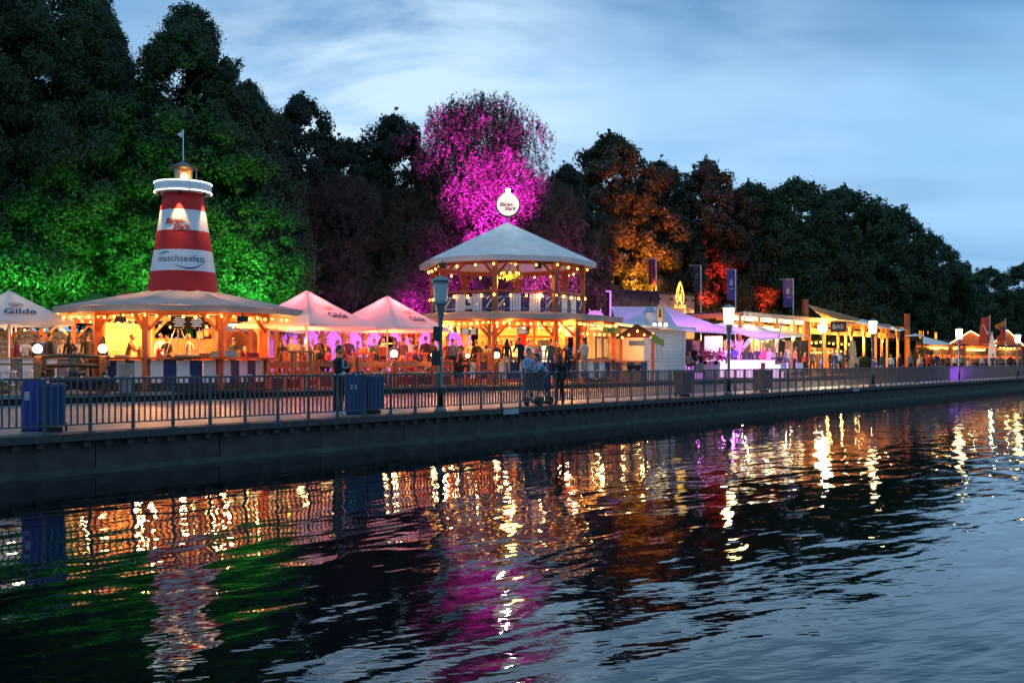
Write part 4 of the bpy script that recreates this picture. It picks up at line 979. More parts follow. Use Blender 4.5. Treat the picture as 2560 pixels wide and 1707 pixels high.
def hair_mesh(kind, hc):
    q = M()
    def cap(r, lo, back=0):
        rows, cols = 8, 14; vs = []
        for i in range(rows):
            th = math.pi*(.0+lo*i/(rows-1))
            for k in range(cols):
                a = 2*math.pi*k/cols-math.pi/2; front = max(0, -math.sin(a)); t2 = th*(1-.42*front)
                vs.append((hc.x+(.076+r)*math.sin(t2)*math.cos(a), hc.y+.010+(.098+r)*math.sin(t2)*math.sin(a), hc.z+.010+(.122+r)*math.cos(t2)))
        q.add(vs, [(i*cols+k, (i+1)*cols+k, (i+1)*cols+(k+1) % cols, i*cols+(k+1) % cols) for i in range(rows-1) for k in range(cols)])
    if kind == 'short': cap(.010, .60)
    elif kind == 'long':
        cap(.016, .66); q.tube([(hc.x, hc.y+.05, hc.z+.02), (hc.x, hc.y+.085, hc.z-.12), (hc.x, hc.y+.11, hc.z-.28), (hc.x, hc.y+.11, hc.z-.42)], [.088, .10, .105, .05], 10)
        for s in (-1, 1): q.tube([(hc.x+s*.07, hc.y+.0, hc.z+.03), (hc.x+s*.085, hc.y+.02, hc.z-.12), (hc.x+s*.09, hc.y+.03, hc.z-.28)], [.028, .04, .02], 6)
    elif kind == 'bun': cap(.013, .62); q.ball((hc.x, hc.y+.12, hc.z+.06), .05, 8, 6)
    elif kind == 'tail': cap(.012, .60); q.tube([(hc.x, hc.y+.10, hc.z+.04), (hc.x, hc.y+.15, hc.z-.06), (hc.x, hc.y+.14, hc.z-.26)], [.03, .04, .012], 8)
    elif kind == 'cap':
        cap(.018, .48); q.box((hc.x, hc.y-.13, hc.z+.045), (.13, .12, .014))
    elif kind == 'curly':
        rs = random.Random(3)
        for i in range(34):
            a = rs.uniform(0, 6.28); z = rs.uniform(-.5, 1); rr = (1-z*z)**.5 if abs(z) < 1 else 0
            y = rr*math.sin(a)
            if y < -.4 and z < .5: continue
            q.ball((hc.x+.09*rr*math.cos(a), hc.y+.015+.10*y, hc.z+.02+.12*z), .035, 6, 4)
    return q
PM = {}; npers = 0
def person(loc, face, pose, top, bottom, hair, hc_='brown', label='', h=1.75, female=False, skirt=False, skin=0, shoes='black', sleeve=None, group='festival visitors', extra=None):
    global npers
    npers += 1; key = (pose, female, skirt)
    if key not in PM: PM[key] = person_mesh(*key)
    q, hc = PM[key]; sk = (SKIN, SKIN2)[skin]
    t = thing('person', label, 'person', loc, face, group); k = h/1.80; t.scale = (k, k, k)
    ck = key+(top, bottom, shoes, skin)
    if ck not in HM: HM[ck] = q.mesh('body', [sk, cloth(top, COLS[top]), cloth(bottom, COLS[bottom]), cloth(shoes, COLS[shoes]), EYE], True)
    b = ob('body', HM[ck], t)
    hk = (key, hair, hc_)
    if hk not in HM: HM[hk] = hair_mesh(hair, hc).mesh('hair', HAIRC[hc_] if hair != 'cap' else cloth('black', COLS['black']), True)
    ob('cap' if hair == 'cap' else 'hair', HM[hk], t)
    if extra == 'jacket' or extra == 'backpack':
        q2 = M()
        if extra == 'backpack': q2.box((0, .19, 1.28 if pose != 'bend' else 1.2), (.30, .16, .42), 0, .85); q2.build('backpack', cloth('black', COLS['black']), t)
    return t
FC = 0           # facing the camera; pi = back turned
def P(px, Y, face, pose, top, bottom, hair, hc_, label, z=None, **k):
    if z is None: z = DZ if px < 2010 else (.5 if px < 2140 else TZ)
    return person(g(px, Y, z), face, pose, top, bottom, hair, hc_, label, **k)
pi = math.pi
# on the promenade
mA = P(846, 26.4, R(62), 'phone', 'black', 'black', 'short', 'black', 'man in black blazer and white shoes holding his hand to his face at the railing', 0, h=1.86, shoes='white', group='people on the promenade')
q = M(); q.prism([(-.05, 1.05), (.05, 1.05), (.03, 1.46), (-.03, 1.46)], -.165, -.135); q.build('shirt_front', cloth('lightblue', COLS['lightblue']), mA)
P(1320, 34.4, R(30), 'phone', 'lightblue', 'denim', 'short', 'black', 'man in light blue shirt behind the pushchair on the promenade', 0, h=1.88, group='people on the promenade')
P(1368, 33.6, R(-70), 'bend', 'lightblue', 'denim', 'short', 'black', 'person with a backpack bending over the pushchair', 0, h=1.80, extra='backpack', group='people on the promenade')
P(1399, 33.4, R(200), 'stand', 'black', 'black', 'long', 'black', 'woman in black coat with long dark hair beside the pushchair', 0, h=1.70, female=True, group='people on the promenade')
pc = thing('pushchair', 'dark pushchair between the people on the promenade', 'pushchair', g(1346, 32.9, 0), R(60))
q = M(); q.prism([(-.32, .55), (.30, .48), (.36, .62), (.05, .72), (-.20, 1.05), (-.42, 1.0)], -.24, .24); q.build('seat', cloth('darkgrey', COLS['darkgrey']), pc)
q = M(); q.prism([(-.42, .98), (-.30, 1.18), (-.05, 1.15), (.02, 1.0), (-.2, .95)], -.26, .26); q.build('hood', BLACK, pc)
for x in (-.32, .36):
    for y in (-.26, .26):
        q = M(); q.tube([(x, y-.03, .15), (x, y+.03, .15)], .15, 16); q.build('wheel', BLACK, pc)
for y in (-.24, .24): q = M(); q.tube([(-.32, y, .15), (0, y, .5), (-.52, y, 1.05)], .016, 6); q.tube([(.36, y, .15), (0, y, .5)], .016, 6); q.build('frame', METAL, pc)
q = M(); q.tube([(-.52, -.24, 1.05), (-.52, .24, 1.05)], .02, 8); q.build('handle', BLACK, pc)
# left of the kiosk
P(62, 42, R(40), 'lean', 'white', 'denim', 'cap', 'black', 'person in white top and cap leaning on the bar at the far left')
P(88, 44, R(-10), 'stand', 'brown', 'black', 'short', 'brown', 'man in brown jacket behind the left bar', h=1.85, skin=1)
P(123, 39.5, R(150), 'stand', 'black', 'black', 'short', 'black', 'tall person in black with back turned, left of the benches', h=1.82)
P(157, 41, R(20), 'stand', 'cream', 'denim', 'tail', 'brown', 'woman in cream top between the black clad standing pair', female=True, h=1.66)
P(174, 38.5, R(190), 'stand', 'black', 'black', 'long', 'black', 'woman in black with long hair, back turned, behind the bench', female=True, h=1.72)
P(185, 35.6, R(170), 'sit', 'olive', 'denim', 'short', 'black', 'man in olive shirt seated on the dark log bench, back turned', h=1.85, z=.55)
P(205, 37.6, R(-40), 'sit', 'brown', 'black', 'short', 'brown', 'person in brown seated next to the man in olive', z=.45)
P(219, 40, R(215), 'stand', 'black', 'denim', 'short', 'black', 'man in black vest over white, standing left of the first kiosk post', h=1.84)
P(196, 42, R(30), 'stand', 'white', 'black', 'short', 'brown', 'person in white shirt in the gap behind the standing group', h=1.7)
P(258, 37.2, R(160), 'stand', 'darkgrey', 'black', 'long', 'brown', 'woman in dark grey with long brown hair at the left kiosk counter', female=True, h=1.62)
# kiosk staff
P(318, 39.2, R(100), 'lean', 'brown', 'black', 'cap', 'black', 'cook in dark shirt and cap behind the left kiosk counter', h=1.78, group='kiosk staff')
P(402, 40.6, R(200), 'stand', 'white', 'black', 'short', 'black', 'cook in white shirt with braces, back turned, inside the kiosk', skin=1, h=1.82, group='kiosk staff')
P(418, 39.2, R(-20), 'arms', 'black', 'black', 'cap', 'black', 'cook in black with a cap working at the grill', h=1.72, group='kiosk staff')
P(470, 38.9, R(60), 'hold', 'beige', 'denim', 'tail', 'blond', 'blond woman in beige shirt in the middle of the kiosk', female=True, h=1.76, group='kiosk staff')
P(580, 40.5, R(170), 'lean', 'black', 'black', 'short', 'brown', 'cook in black bending behind the second front post', h=1.68, group='kiosk staff')
P(612, 41.2, R(30), 'sit', 'red', 'black', 'short', 'red', 'person with auburn hair low behind the right kiosk counter', h=1.7, group='kiosk staff')
# between kiosk and pavilion
seq = [(705, 42, 190, 'stand', 'black', 'black', 'long', 'black', 'woman in black with long hair right of the kiosk', True, 1.66),
 (768, 43.5, 200, 'stand', 'grey', 'black', 'long', 'brown', 'woman in grey behind the first pink parasol pole', True, 1.7),
 (745, 46.5, 10, 'stand', 'beige', 'denim', 'short', 'brown', 'man in beige left of the first parasol pole', False, 1.8),
 (798, 46, 30, 'stand', 'black', 'black', 'short', 'black', 'person in black facing the water under the first parasol', False, 1.84),
 (794, 41, 140, 'sit', 'black', 'black', 'short', 'red', 'auburn haired person in black seated on the orange bench', False, 1.8),
 (822, 42, -60, 'sit', 'red', 'denim', 'tail', 'brown', 'woman in red seated opposite, behind the man in the blazer', True, 1.7),
 (845, 47, 60, 'stand', 'beige', 'black', 'tail', 'brown', 'woman in beige between the two parasol poles', True, 1.68),
 (872, 45.5, 20, 'stand', 'navy', 'grey', 'short', 'brown', 'man in open navy jacket over grey under the parasols', False, 1.84),
 (912, 46.5, -30, 'arms', 'beige', 'denim', 'short', 'blond', 'person in beige coat left of the second parasol pole', False, 1.66),
 (895, 50, 0, 'stand', 'pink', 'black', 'bun', 'brown', 'woman in pink near the purple bar', True, 1.7),
 (958, 46.5, 190, 'stand', 'brown', 'black', 'short', 'grey', 'man in brown coat, back turned, by the second parasol pole', False, 1.75),
 (985, 49, 10, 'stand', 'grey', 'black', 'curly', 'brown', 'curly haired person behind the left globe lamp', False, 1.7),
 (1008, 46, 160, 'stand', 'darkgrey', 'beige', 'short', 'black', 'man in dark grey sweater and beige trousers between the globe lamps', False, 1.82),
 (1026, 48, 200, 'stand', 'white', 'denim', 'short', 'grey', 'grey haired man in white shirt right of the dark sweater', False, 1.84),
 (1046, 49.5, 20, 'stand', 'pink', 'black', 'tail', 'brown', 'woman in pink left of the big dark jacket', True, 1.68),
 (1064, 46.5, 175, 'stand', 'black', 'black', 'short', 'brown', 'broad man in black jacket just left of the unlit lamp', False, 1.86),
 (1083, 48.5, 150, 'stand', 'brown', 'black', 'short', 'black', 'man in brown behind the unlit street lamp', False, 1.8),
 (1131, 49, 185, 'stand', 'grey', 'black', 'short', 'brown', 'man in grey shirt right of the unlit lamp, back turned', False, 1.82),
 (1140, 52, 30, 'stand', 'darkgrey', 'black', 'short', 'brown', 'man in dark grey half hidden behind the grey shirt', False, 1.84),
 (1158, 47.5, -20, 'sit', 'orange', 'black', 'short', 'brown', 'person in orange seated at the tall table', False, 1.8),
 (1149, 45, 90, 'sit', 'black', 'black', 'cap', 'black', 'person in black seated in front of the tall table', False, 1.8),
 (1191, 50.5, 190, 'stand', 'black', 'black', 'short', 'black', 'man in black shirt left of the front pavilion post', False, 1.8),
 (1222, 50.5, 160, 'stand', 'black', 'brown', 'short', 'black', 'man in black right beside the front pavilion post', False, 1.84),
 (1207, 53, 0, 'stand', 'brown', 'black', 'bun', 'brown', 'woman in brown between the two men in black', True, 1.7),
 (1267, 46.5, 170, 'stand', 'black', 'beige', 'long', 'black', 'woman with long dark hair and a light skirt at the pavilion bar', True, 1.74),
 (1302, 46.8, 200, 'lean', 'black', 'black', 'short', 'red', 'man in black shirt leaning on the pavilion bar', False, 1.86),
 (1318, 48.6, 20, 'lean', 'white', 'denim', 'tail', 'blond', 'blond woman in white at the pavilion bar', True, 1.8),
 (1345, 48.4, 210, 'stand', 'pink', 'denim', 'long', 'blond', 'woman in pale pink near the lit yellow fridge', True, 1.7),
 (1394, 50, 0, 'stand', 'brown', 'black', 'short', 'brown', 'bartender in brown behind the right pavilion counter', False, 1.72),
 (1461, 47.6, 215, 'hold', 'cream', 'beige', 'short', 'black', 'man in cream shirt and beige trousers at the striped counter', False, 1.84),
]
for px, Y, f, po, tp, bt, hr, hcx, lb, fem, h in seq:
    P(px, Y, R(f), po, tp, bt, hr, hcx, lb, female=fem, h=h, skin=(px % 3 == 0)*1)
P(1226, 55.2, R(0), 'stand', 'black', 'black', 'long', 'brown', 'woman in black on the upper floor of the pavilion', z=3.92, female=True, h=1.7)
# right hand lounge and pergola
seq = [(1722, 62, 30, 'sit', 'grey', 'black', 'long', 'black', 'woman with long dark hair seated just right of the white booth', True, 1.75),
 (1735, 64, -40, 'stand', 'black', 'black', 'short', 'brown', 'person in black beside the pale lounge chair', False, 1.75),
 (1752, 63, 200, 'sit', 'black', 'black', 'short', 'black', 'person in black seated in front of the purple plants', False, 1.8),
 (1838, 71, 180, 'lean', 'blue', 'navy', 'short', 'brown', 'man in bright blue shirt behind the glowing bar', False, 1.85),
 (1858, 73, 10, 'stand', 'black', 'black', 'long', 'black', 'woman in black right of the bright blue shirt', True, 1.7),
 (1876, 74, 30, 'stand', 'navy', 'black', 'short', 'black', 'short haired person in navy right of the woman in black', False, 1.72),
 (1893, 73, 0, 'stand', 'navy', 'black', 'short', 'black', 'second person in navy behind the glowing bar', False, 1.8),
 (1910, 72, 190, 'stand', 'red', 'black', 'curly', 'red', 'person with a red curly head behind the pink bar end', False, 1.75),
 (1924, 72, 0, 'hold', 'pink', 'black', 'bun', 'brown', 'woman in pink at the end of the glowing bar', True, 1.7),
 (1941, 70, 160, 'sit', 'darkgrey', 'black', 'tail', 'black', 'person in dark grey seated behind the leaning purple pole', True, 1.75),
 (1953, 74, -30, 'sit', 'navy', 'black', 'short', 'brown', 'man in navy jacket seated right of the purple pole', False, 1.85),
 (1988, 71.5, 100, 'stand', 'orange', 'black', 'bun', 'brown', 'woman in mustard orange top by the pergola tables', True, 1.72),
 (2031, 75, 180, 'stand', 'darkgrey', 'black', 'short', 'brown', 'man in dark grey jacket left of the floodlight', False, 1.86),
 (2055, 74, 90, 'walk', 'lightblue', 'denim', 'short', 'blond', 'child in light blue below the floodlight', False, 1.5),
 (2077, 77, 30, 'stand', 'brown', 'black', 'short', 'brown', 'man in brown right below the floodlight', False, 1.82),
 (2087, 74, 200, 'stand', 'navy', 'denim', 'short', 'black', 'man in navy with back turned, right of the man in brown', False, 1.74),
 (2096, 78, 10, 'stand', 'white', 'black', 'short', 'grey', 'grey haired man in white shirt among the dark group', False, 1.9),
 (2108, 76, 60, 'arms', 'black', 'black', 'short', 'black', 'man in black with folded arms beside the grey haired man', False, 1.85),
 (2116, 75, -40, 'arms', 'black', 'brown', 'short', 'brown', 'rightmost person in black of the group under the bar sign', False, 1.8),
 (2160, 88, 0, 'stand', 'red', 'black', 'long', 'red', 'woman in red behind the grass planter', True, 1.75),
 (2206, 76, 20, 'walk', 'darkgrey', 'denim', 'short', 'black', 'man in open dark jacket right of the second lit lamp', False, 1.8),
 (2227, 76.5, -20, 'walk', 'white', 'denim', 'long', 'brown', 'woman in white jacket walking beside the man in dark jacket', True, 1.68),
 (2276, 80, 190, 'stand', 'grey', 'black', 'short', 'red', 'man in pale grey shirt at the right end of the pergola', False, 1.8),
 (2342, 84, 20, 'hold', 'navy', 'denim', 'short', 'grey', 'grey haired man in navy and white before the dark hut', False, 1.88),
 (2356, 85, -60, 'walk', 'black', 'black', 'bun', 'black', 'woman in black beside the grey haired man in navy', True, 1.66),
 (2368, 88, 0, 'stand', 'brown', 'black', 'short', 'brown', 'person in brown left of the purple lamp post', False, 1.75),
 (2403, 92, 180, 'stand', 'green', 'black', 'short', 'brown', 'man in pale green just right of the purple lamp post', False, 1.85),
 (2418, 92, 90, 'sit', 'cream', 'black', 'short', 'black', 'person in cream seated at the high table of the gabled hut', False, 1.9),
 (2440, 94, -60, 'sit', 'black', 'black', 'tail', 'blond', 'blond woman in black at the high table', True, 1.85),
 (2455, 97, 20, 'stand', 'white', 'brown', 'short', 'brown', 'man in white behind the high table', False, 1.8),
 (2482, 88, 160, 'stand', 'black', 'black', 'curly', 'black', 'person in black with curly hair below the surfboard', False, 1.75),
 (2526, 92, 0, 'stand', 'black', 'black', 'short', 'grey', 'man in black before the container at the right edge', False, 1.8),
 (2545, 94, 40, 'walk', 'beige', 'black', 'long', 'brown', 'woman in beige at the far right edge', True, 1.7)]
for px, Y, f, po, tp, bt, hr, hcx, lb, fem, h in seq:
    P(px, Y, R(f), po, tp, bt, hr, hcx, lb, female=fem, h=h, skin=(px % 4 == 0)*1)

seq = [(48, 43, 10, 'stand', 'red', 'denim', 'bun', 'brown', 'woman in red between the parasol pole and the man in brown jacket', True, 1.7), (104, 42, 20, 'hold', 'blue', 'black', 'short', 'brown', 'man in blue holding a drink left of the tall person in black', False, 1.78),
 (140, 43.5, -15, 'stand', 'beige', 'black', 'curly', 'brown', 'curly haired person in beige behind the standing pair', False, 1.72), (232, 42.5, 30, 'stand', 'grey', 'black', 'long', 'red', 'auburn haired woman in grey beside the first kiosk post', True, 1.68),
 (728, 44.5, 170, 'stand', 'olive', 'denim', 'short', 'brown', 'man in olive with back turned, near the short tube light', False, 1.82), (782, 48, 0, 'hold', 'white', 'black', 'bun', 'blond', 'blond woman in white holding a glass behind the first parasol', True, 1.72),
 (815, 48.5, 20, 'stand', 'orange', 'black', 'short', 'black', 'man in orange under the right tube light', False, 1.8), (858, 43.5, 200, 'sit', 'grey', 'denim', 'long', 'brown', 'long haired person in grey seated right of the woman in red', True, 1.78),
 (936, 49, 10, 'stand', 'green', 'black', 'short', 'brown', 'man in green near the red round signs', False, 1.8), (934, 44, 190, 'sit', 'darkgrey', 'black', 'short', 'brown', 'person in dark grey seated left of the first bright globe lamp', False, 1.8),
 (1000, 51, -30, 'stand', 'red', 'black', 'long', 'brown', 'woman in red in the back between the globe lamps', True, 1.7), (1036, 45.2, 90, 'sit', 'navy', 'denim', 'short', 'black', 'man in navy seated at the table between the bright globes', False, 1.8),
 (1097, 50.5, 10, 'stand', 'cream', 'denim', 'curly', 'brown', 'curly haired person in cream just left of the lamp pole', False, 1.72), (1119, 50, -20, 'hold', 'red', 'black', 'short', 'brown', 'man in red holding a drink right of the lamp pole', False, 1.8),
 (1176, 51.5, 10, 'stand', 'beige', 'black', 'short', 'grey', 'grey haired man in beige left of the black shirts', False, 1.8), (1243, 49, 30, 'stand', 'navy', 'black', 'tail', 'brown', 'woman in navy half behind the front pavilion post', True, 1.7),
 (1284, 52, 0, 'hold', 'white', 'black', 'short', 'brown', 'bartender in white in the middle of the pavilion bar', False, 1.8), (1333, 52, -20, 'stand', 'black', 'black', 'cap', 'black', 'bartender in black cap beside the red stair', False, 1.8),
 (1376, 48.5, 190, 'stand', 'olive', 'denim', 'short', 'brown', 'man in olive at the right side of the pavilion bar', False, 1.8), (1418, 49, 200, 'lean', 'navy', 'black', 'long', 'blond', 'blond woman in navy leaning at the pavilion corner', True, 1.72),
 (1800, 71, 20, 'stand', 'pink', 'black', 'long', 'brown', 'woman in pink left of the nearest lit lamp', True, 1.7), (1816, 73, 0, 'hold', 'white', 'black', 'short', 'black', 'waiter in white behind the nearest lit lamp pole', False, 1.8),
 (1968, 73, 180, 'stand', 'grey', 'denim', 'short', 'brown', 'man in grey left of the woman in mustard', False, 1.78), (2012, 76, 20, 'stand', 'red', 'black', 'tail', 'brown', 'woman in red below the tall timber mast', True, 1.7),
 (2140, 79, 190, 'stand', 'beige', 'denim', 'short', 'grey', 'man in beige beside the surf totem', False, 1.78), (2186, 80, 10, 'sit', 'blue', 'black', 'short', 'brown', 'person in blue seated left of the second lit lamp', False, 1.8),
 (2250, 82, 0, 'stand', 'black', 'black', 'long', 'brown', 'woman in black inside the right end of the pergola', True, 1.7), (2300, 86, -20, 'walk', 'cream', 'denim', 'tail', 'blond', 'blond woman in cream before the dark hedge', True, 1.68),
 (2322, 90, 20, 'stand', 'red', 'black', 'short', 'brown', 'man in red under the small white tent sail', False, 1.78), (2386, 94, 190, 'stand', 'white', 'black', 'short', 'brown', 'man in white with back turned left of the third lit lamp', False, 1.78),
 (2430, 96, 0, 'stand', 'orange', 'black', 'bun', 'red', 'woman in orange inside the gabled hut', True, 1.7), (2500, 97, 10, 'walk', 'grey', 'denim', 'short', 'black', 'man in grey walking right of the surfboard', False, 1.8)]
for px, Y, f, po, tp, bt, hr, hcx, lb, fem, h in seq:
    P(px, Y, R(f), po, tp, bt, hr, hcx, lb, female=fem, h=h, skin=(px % 3 == 1)*1)
# ---------------------------------------------------------------- terrace furniture
def globe_post(px, Y, ztop, label, r=.14, lamp_=True):
    t = thing('bollard_lamp', label, 'post lamp' if lamp_ else 'post', g(px, Y, TZ), va(px), 'timber posts along the terrace edge')
    q = M(TZ); q.lathe([(.13, TZ), (.12, ztop-.30), (.10, ztop-.26)], 10); q.build('post', WOOD, t)
    if lamp_:
        q = M(TZ); q.lathe([(.05, ztop-.26), (.06, ztop-.16)], 8); q.build('socket', BLACK, t)
        q = M(TZ); q.ball((0, 0, ztop-.02), r, 16, 12); q.build('globe', GLOBE, t, True)
    return t
GP = [(94, 33.5, 1.90, 'globe lamp post at the left end of the log bench'), (257, 34.5, 1.92, 'globe lamp post at the right end of the log bench'),
      (985, 41.5, 1.80, 'globe lamp post left of the unlit street lamp'), (1086, 44.0, 1.77, 'globe lamp post directly left of the unlit street lamp pole'),
      (1169, 46.0, 1.74, 'small dim globe lamp post right of the unlit street lamp'), (1241, 47.5, 1.78, 'globe lamp post before the front pavilion post')]
for i, (px, Y, z, lb) in enumerate(GP): globe_post(px, Y, z, lb, .09 if i == 4 else .15)
globe_post(891, 39.5, 1.90, 'wooden post without a lamp where the rope begins', lamp_=False)
def rope(a, b, label):
    a = Vector(a); b = Vector(b); pts = []
    for i in range(13):
        u = i/12; p = a.lerp(b, u); p.z -= .55*(1-(2*u-1)**2); pts.append(tuple(p-a))
    t = thing('rope', label, 'rope', tuple(a), 0, 'ropes between the timber posts'); q = M(); q.tube(pts, .028, 6); q.build('strand', ROPE, t)
rope(g(891, 39.5, 1.55), g(985, 41.5, 1.5), 'rope hanging from the lampless post to the first globe lamp')
rope(g(985, 41.5, 1.5), g(1086, 44.0, 1.5), 'rope hanging between the two globe lamps left of the street lamp')
rope(g(1169, 46, 1.5), g(1241, 47.5, 1.5), 'rope hanging between the small dim globe and the pavilion globe')
for px, Y in ((94, 33.3), (257, 34.3), (985, 41.3), (1086, 43.8), (1241, 47.3)): light('globe_light', 'POINT', g(px, Y-.05, 2.0), 18, (1, .6, .25), None, .12)
# dark log bench
lb_ = thing('log_bench', 'dark rustic log bench between the two left globe lamps', 'bench', g(185, 34.2, TZ), va(185))
for x in (-.95, .95):
    q = M(); q.tube([(x, .0, 0), (x, .02, .55), (x+.04, .12, 1.35)], [.11, .10, .07], 8); q.build('leg', WOODD, lb_)
    q = M(); q.tube([(x, -.5, 0), (x, -.45, .65)], .08, 8); q.build('leg', WOODD, lb_)
    q = M(); q.tube([(x, -.6, .68), (x, .1, .75)], .07, 8); q.build('armrest', WOODD, lb_)
for z, r in ((.95, .07), (1.28, .07)): q = M(); q.tube([(-1.1, .08, z), (0, .10, z+.03), (1.15, .09, z-.02)], r, 8); q.build('back_log', WOODD, lb_)
for y in (-.42, -.2, .02): q = M(); q.tube([(-1.05, y, .46), (1.1, y, .47)], .11, 8); q.build('seat_log', WOODD, lb_)
q = M(); q.box((0, .1, .3), (2.0, .06, .34)); q.build('apron', WOODD, lb_)
bt = thing('barrel_table', 'dark barrel with an orange top beside the left globe lamp', 'barrel', g(113, 34.6, TZ), 0)
q = M(); q.lathe([(.28, 0), (.33, .4), (.30, .85)], 14); q.build('barrel', WOODD, bt); q = M(); q.lathe([(.42, .86), (.42, .90)], 16); q.build('top', WOODO, bt)
cb_ = thing('concrete_block', 'upright pale stone block beside the kiosk counter', 'block', g(316, 35.4, TZ), va(316)); q = M(); q.box((0, 0, .5), (.5, .45, 1.0)); q.build('body', STONE, cb_)
q = M(); q.box((0, 0, 1.02), (.54, .49, .05)); q.build('cap_slab', STONE, cb_)
# pine bar tables at the left edge
def pine_table(px, Y, lb, w=1.6, h=1.08, m=None):
    m = m or WOODL; t = thing('bar_table', lb, 'table', g(px, Y, TZ), va(px), 'tall timber tables')
    q = M(); q.box((0, 0, h), (w, .7, .07)); q.build('table_top', m, t)
    for x in (-w/2+.09, w/2-.09): q = M(); q.box((x, 0, h/2), (.16, .62, h-.07)); q.build('leg', m, t)
    q = M(); q.box((0, 0, .25), (w-.2, .08, .12)); q.build('foot_rail', m, t)
pine_table(22, 32.6, 'pine bar table at the left edge behind the railing', 1.9, 1.02)
wc = thing('white_counter', 'long pale counter behind the left parasol pole', 'counter', g(70, 37.4, TZ), va(70)); q = M(); q.box((0, 0, 1.24), (3.6, .6, .06)); q.build('counter_top', CREAM, wc)
for i in range(9): q = M(); q.box((-1.6+i*.4, -.2, .6), (.37, .04, 1.2)); q.build('front_board', (WHITE, GREY)[i % 2], wc)
def stool(px, Y, lb, m=WHITE, grp='white bar stools'):
    t = thing('bar_stool', lb, 'stool', g(px, Y, TZ), 0, grp); q = M(); q.lathe([(.18, .72), (.19, .78)], 12); q.build('seat', m, t)
    for a in (45, 135, 225, 315): q = M(); q.tube([(.22*math.cos(R(a)), .22*math.sin(R(a)), 0), (.13*math.cos(R(a)), .13*math.sin(R(a)), .73)], .018, 6); q.build('leg', m, t)
    q = M(); q.lathe([(.19, .25), (.20, .27), (.19, .29)], 10, cap=False); q.build('foot_ring', m, t)
stool(5, 35.5, 'white bar stool at the very left edge'); stool(28, 35.5, 'white bar stool under the left parasol'); stool(70, 36.2, 'white bar stool before the pale counter')
# picnic tables and long orange bench rails
def picnic(px, Y, rz, lb):
    t = thing('picnic_table', lb, 'picnic table', g(px, Y, DZ), rz, 'orange picnic tables between the kiosks')
    for i in range(3): q = M(); q.box((0, -.25+i*.25, .76), (2.1, .23, .05)); q.build('table_plank', WOODO, t)
    for y in (-.72, .72): q = M(); q.box((0, y, .45), (2.1, .26, .05)); q.build('seat', WOODO, t)
    for x in (-.75, .75):
        for s in (-1, 1): q = M(); q.bar((x, s*.55, 0), (x, s*.18, .74), .07, .07); q.build('leg', WOODO, t)
        q = M(); q.box((x, 0, .42), (.07, 1.55, .08)); q.build('cross_beam', WOODO, t)
for px, Y, lb in ((712, 42.4, 'orange picnic table right beside the lighthouse kiosk'), (800, 43.2, 'orange picnic table under the first pink parasol'), (900, 44.5, 'orange picnic table between the two pink parasols'),
                  (980, 45.2, 'orange picnic table under the second pink parasol'), (1075, 47, 'orange picnic table behind the unlit street lamp')):
    picnic(px, Y, va(px)+R(4), lb)
for a, b, lb in ((g(672, 38.6), g(872, 40.4), 'long orange railing of boards from the kiosk to the man in the blazer'), (g(885, 40.6), g(1130, 45.4), 'long orange railing of boards from the lampless post to the pavilion')):
    t = thing('board_fence', lb, 'fence', (a[0], a[1], TZ), 0, 'low orange board fences'); A = Vector((0, 0, 0)); B = Vector((b[0]-a[0], b[1]-a[1], 0))
    for z, h in ((1.0, .20), (.60, .20)): q = M(); q.bar((0, 0, z), (B.x, B.y, z), .05, h); q.build('rail_board', WOODO, t)
    for i in range(6): c = A.lerp(B, i/5); q = M(); q.box((c.x, c.y+.06, .58), (.12, .12, 1.16)); q.build('post', WOODO, t)
def high_table(px, Y, lb):
    t = thing('high_table', lb, 'table', g(px, Y, DZ), 0, 'standing tables'); q = M(); q.box((0, 0, 1.08), (.95, .7, .06)); q.build('table_top', WOODO, t)
    for x in (-.34, .34):
        q = M(); q.box((x, -.2, .53), (.14, .14, 1.06)); q.build('leg', WOODO, t); q = M(); q.box((x, .22, .53), (.14, .14, 1.06)); q.build('leg', WOODO, t)
    q = M(); q.box((0, 0, .3), (.8, .08, .1)); q.build('foot_rail', WOODO, t)
for px, Y, lb in ((757, 38.0, 'orange standing table in front of the long board fence'), (735, 41.2, 'orange standing table behind the first picnic table'), (908, 43, 'orange standing table under the meeting edges of the parasols'),
                  (1045, 46, 'orange standing table between the two bright globe lamps'), (1214, 46.8, 'orange standing table between the small globe and the pavilion post')):
    high_table(px, Y, lb)
for i, (px, Y, z) in enumerate(((905, 42.9, 1.86), (912, 43.1, 1.86), (1040, 46, 1.86), (1048, 45.9, 1.86), (1210, 46.7, 1.86), (1216, 46.9, 1.86), (1222, 46.7, 1.86), (757, 38, 1.86))):
    t = thing('beer_glass', ('beer glass left on the standing table where the parasols meet', 'beer glass right on the standing table where the parasols meet', 'left beer glass on the table between the bright globes', 'right beer glass on the table between the bright globes', 'leftmost of three beer glasses before the pavilion post', 'middle of three beer glasses before the pavilion post', 'rightmost of three beer glasses before the pavilion post', 'lone beer glass on the table before the board fence')[i], 'glass', g(px, Y, z), 0, 'beer glasses'); q = M(); q.lathe([(.04, 0), (.05, .16)], 10); q.build('beer', mat('beer', (.6, .32, .04), .1), t); q = M(); q.lathe([(.05, .16), (.05, .19)], 10); q.build('foam', WHITE, t)

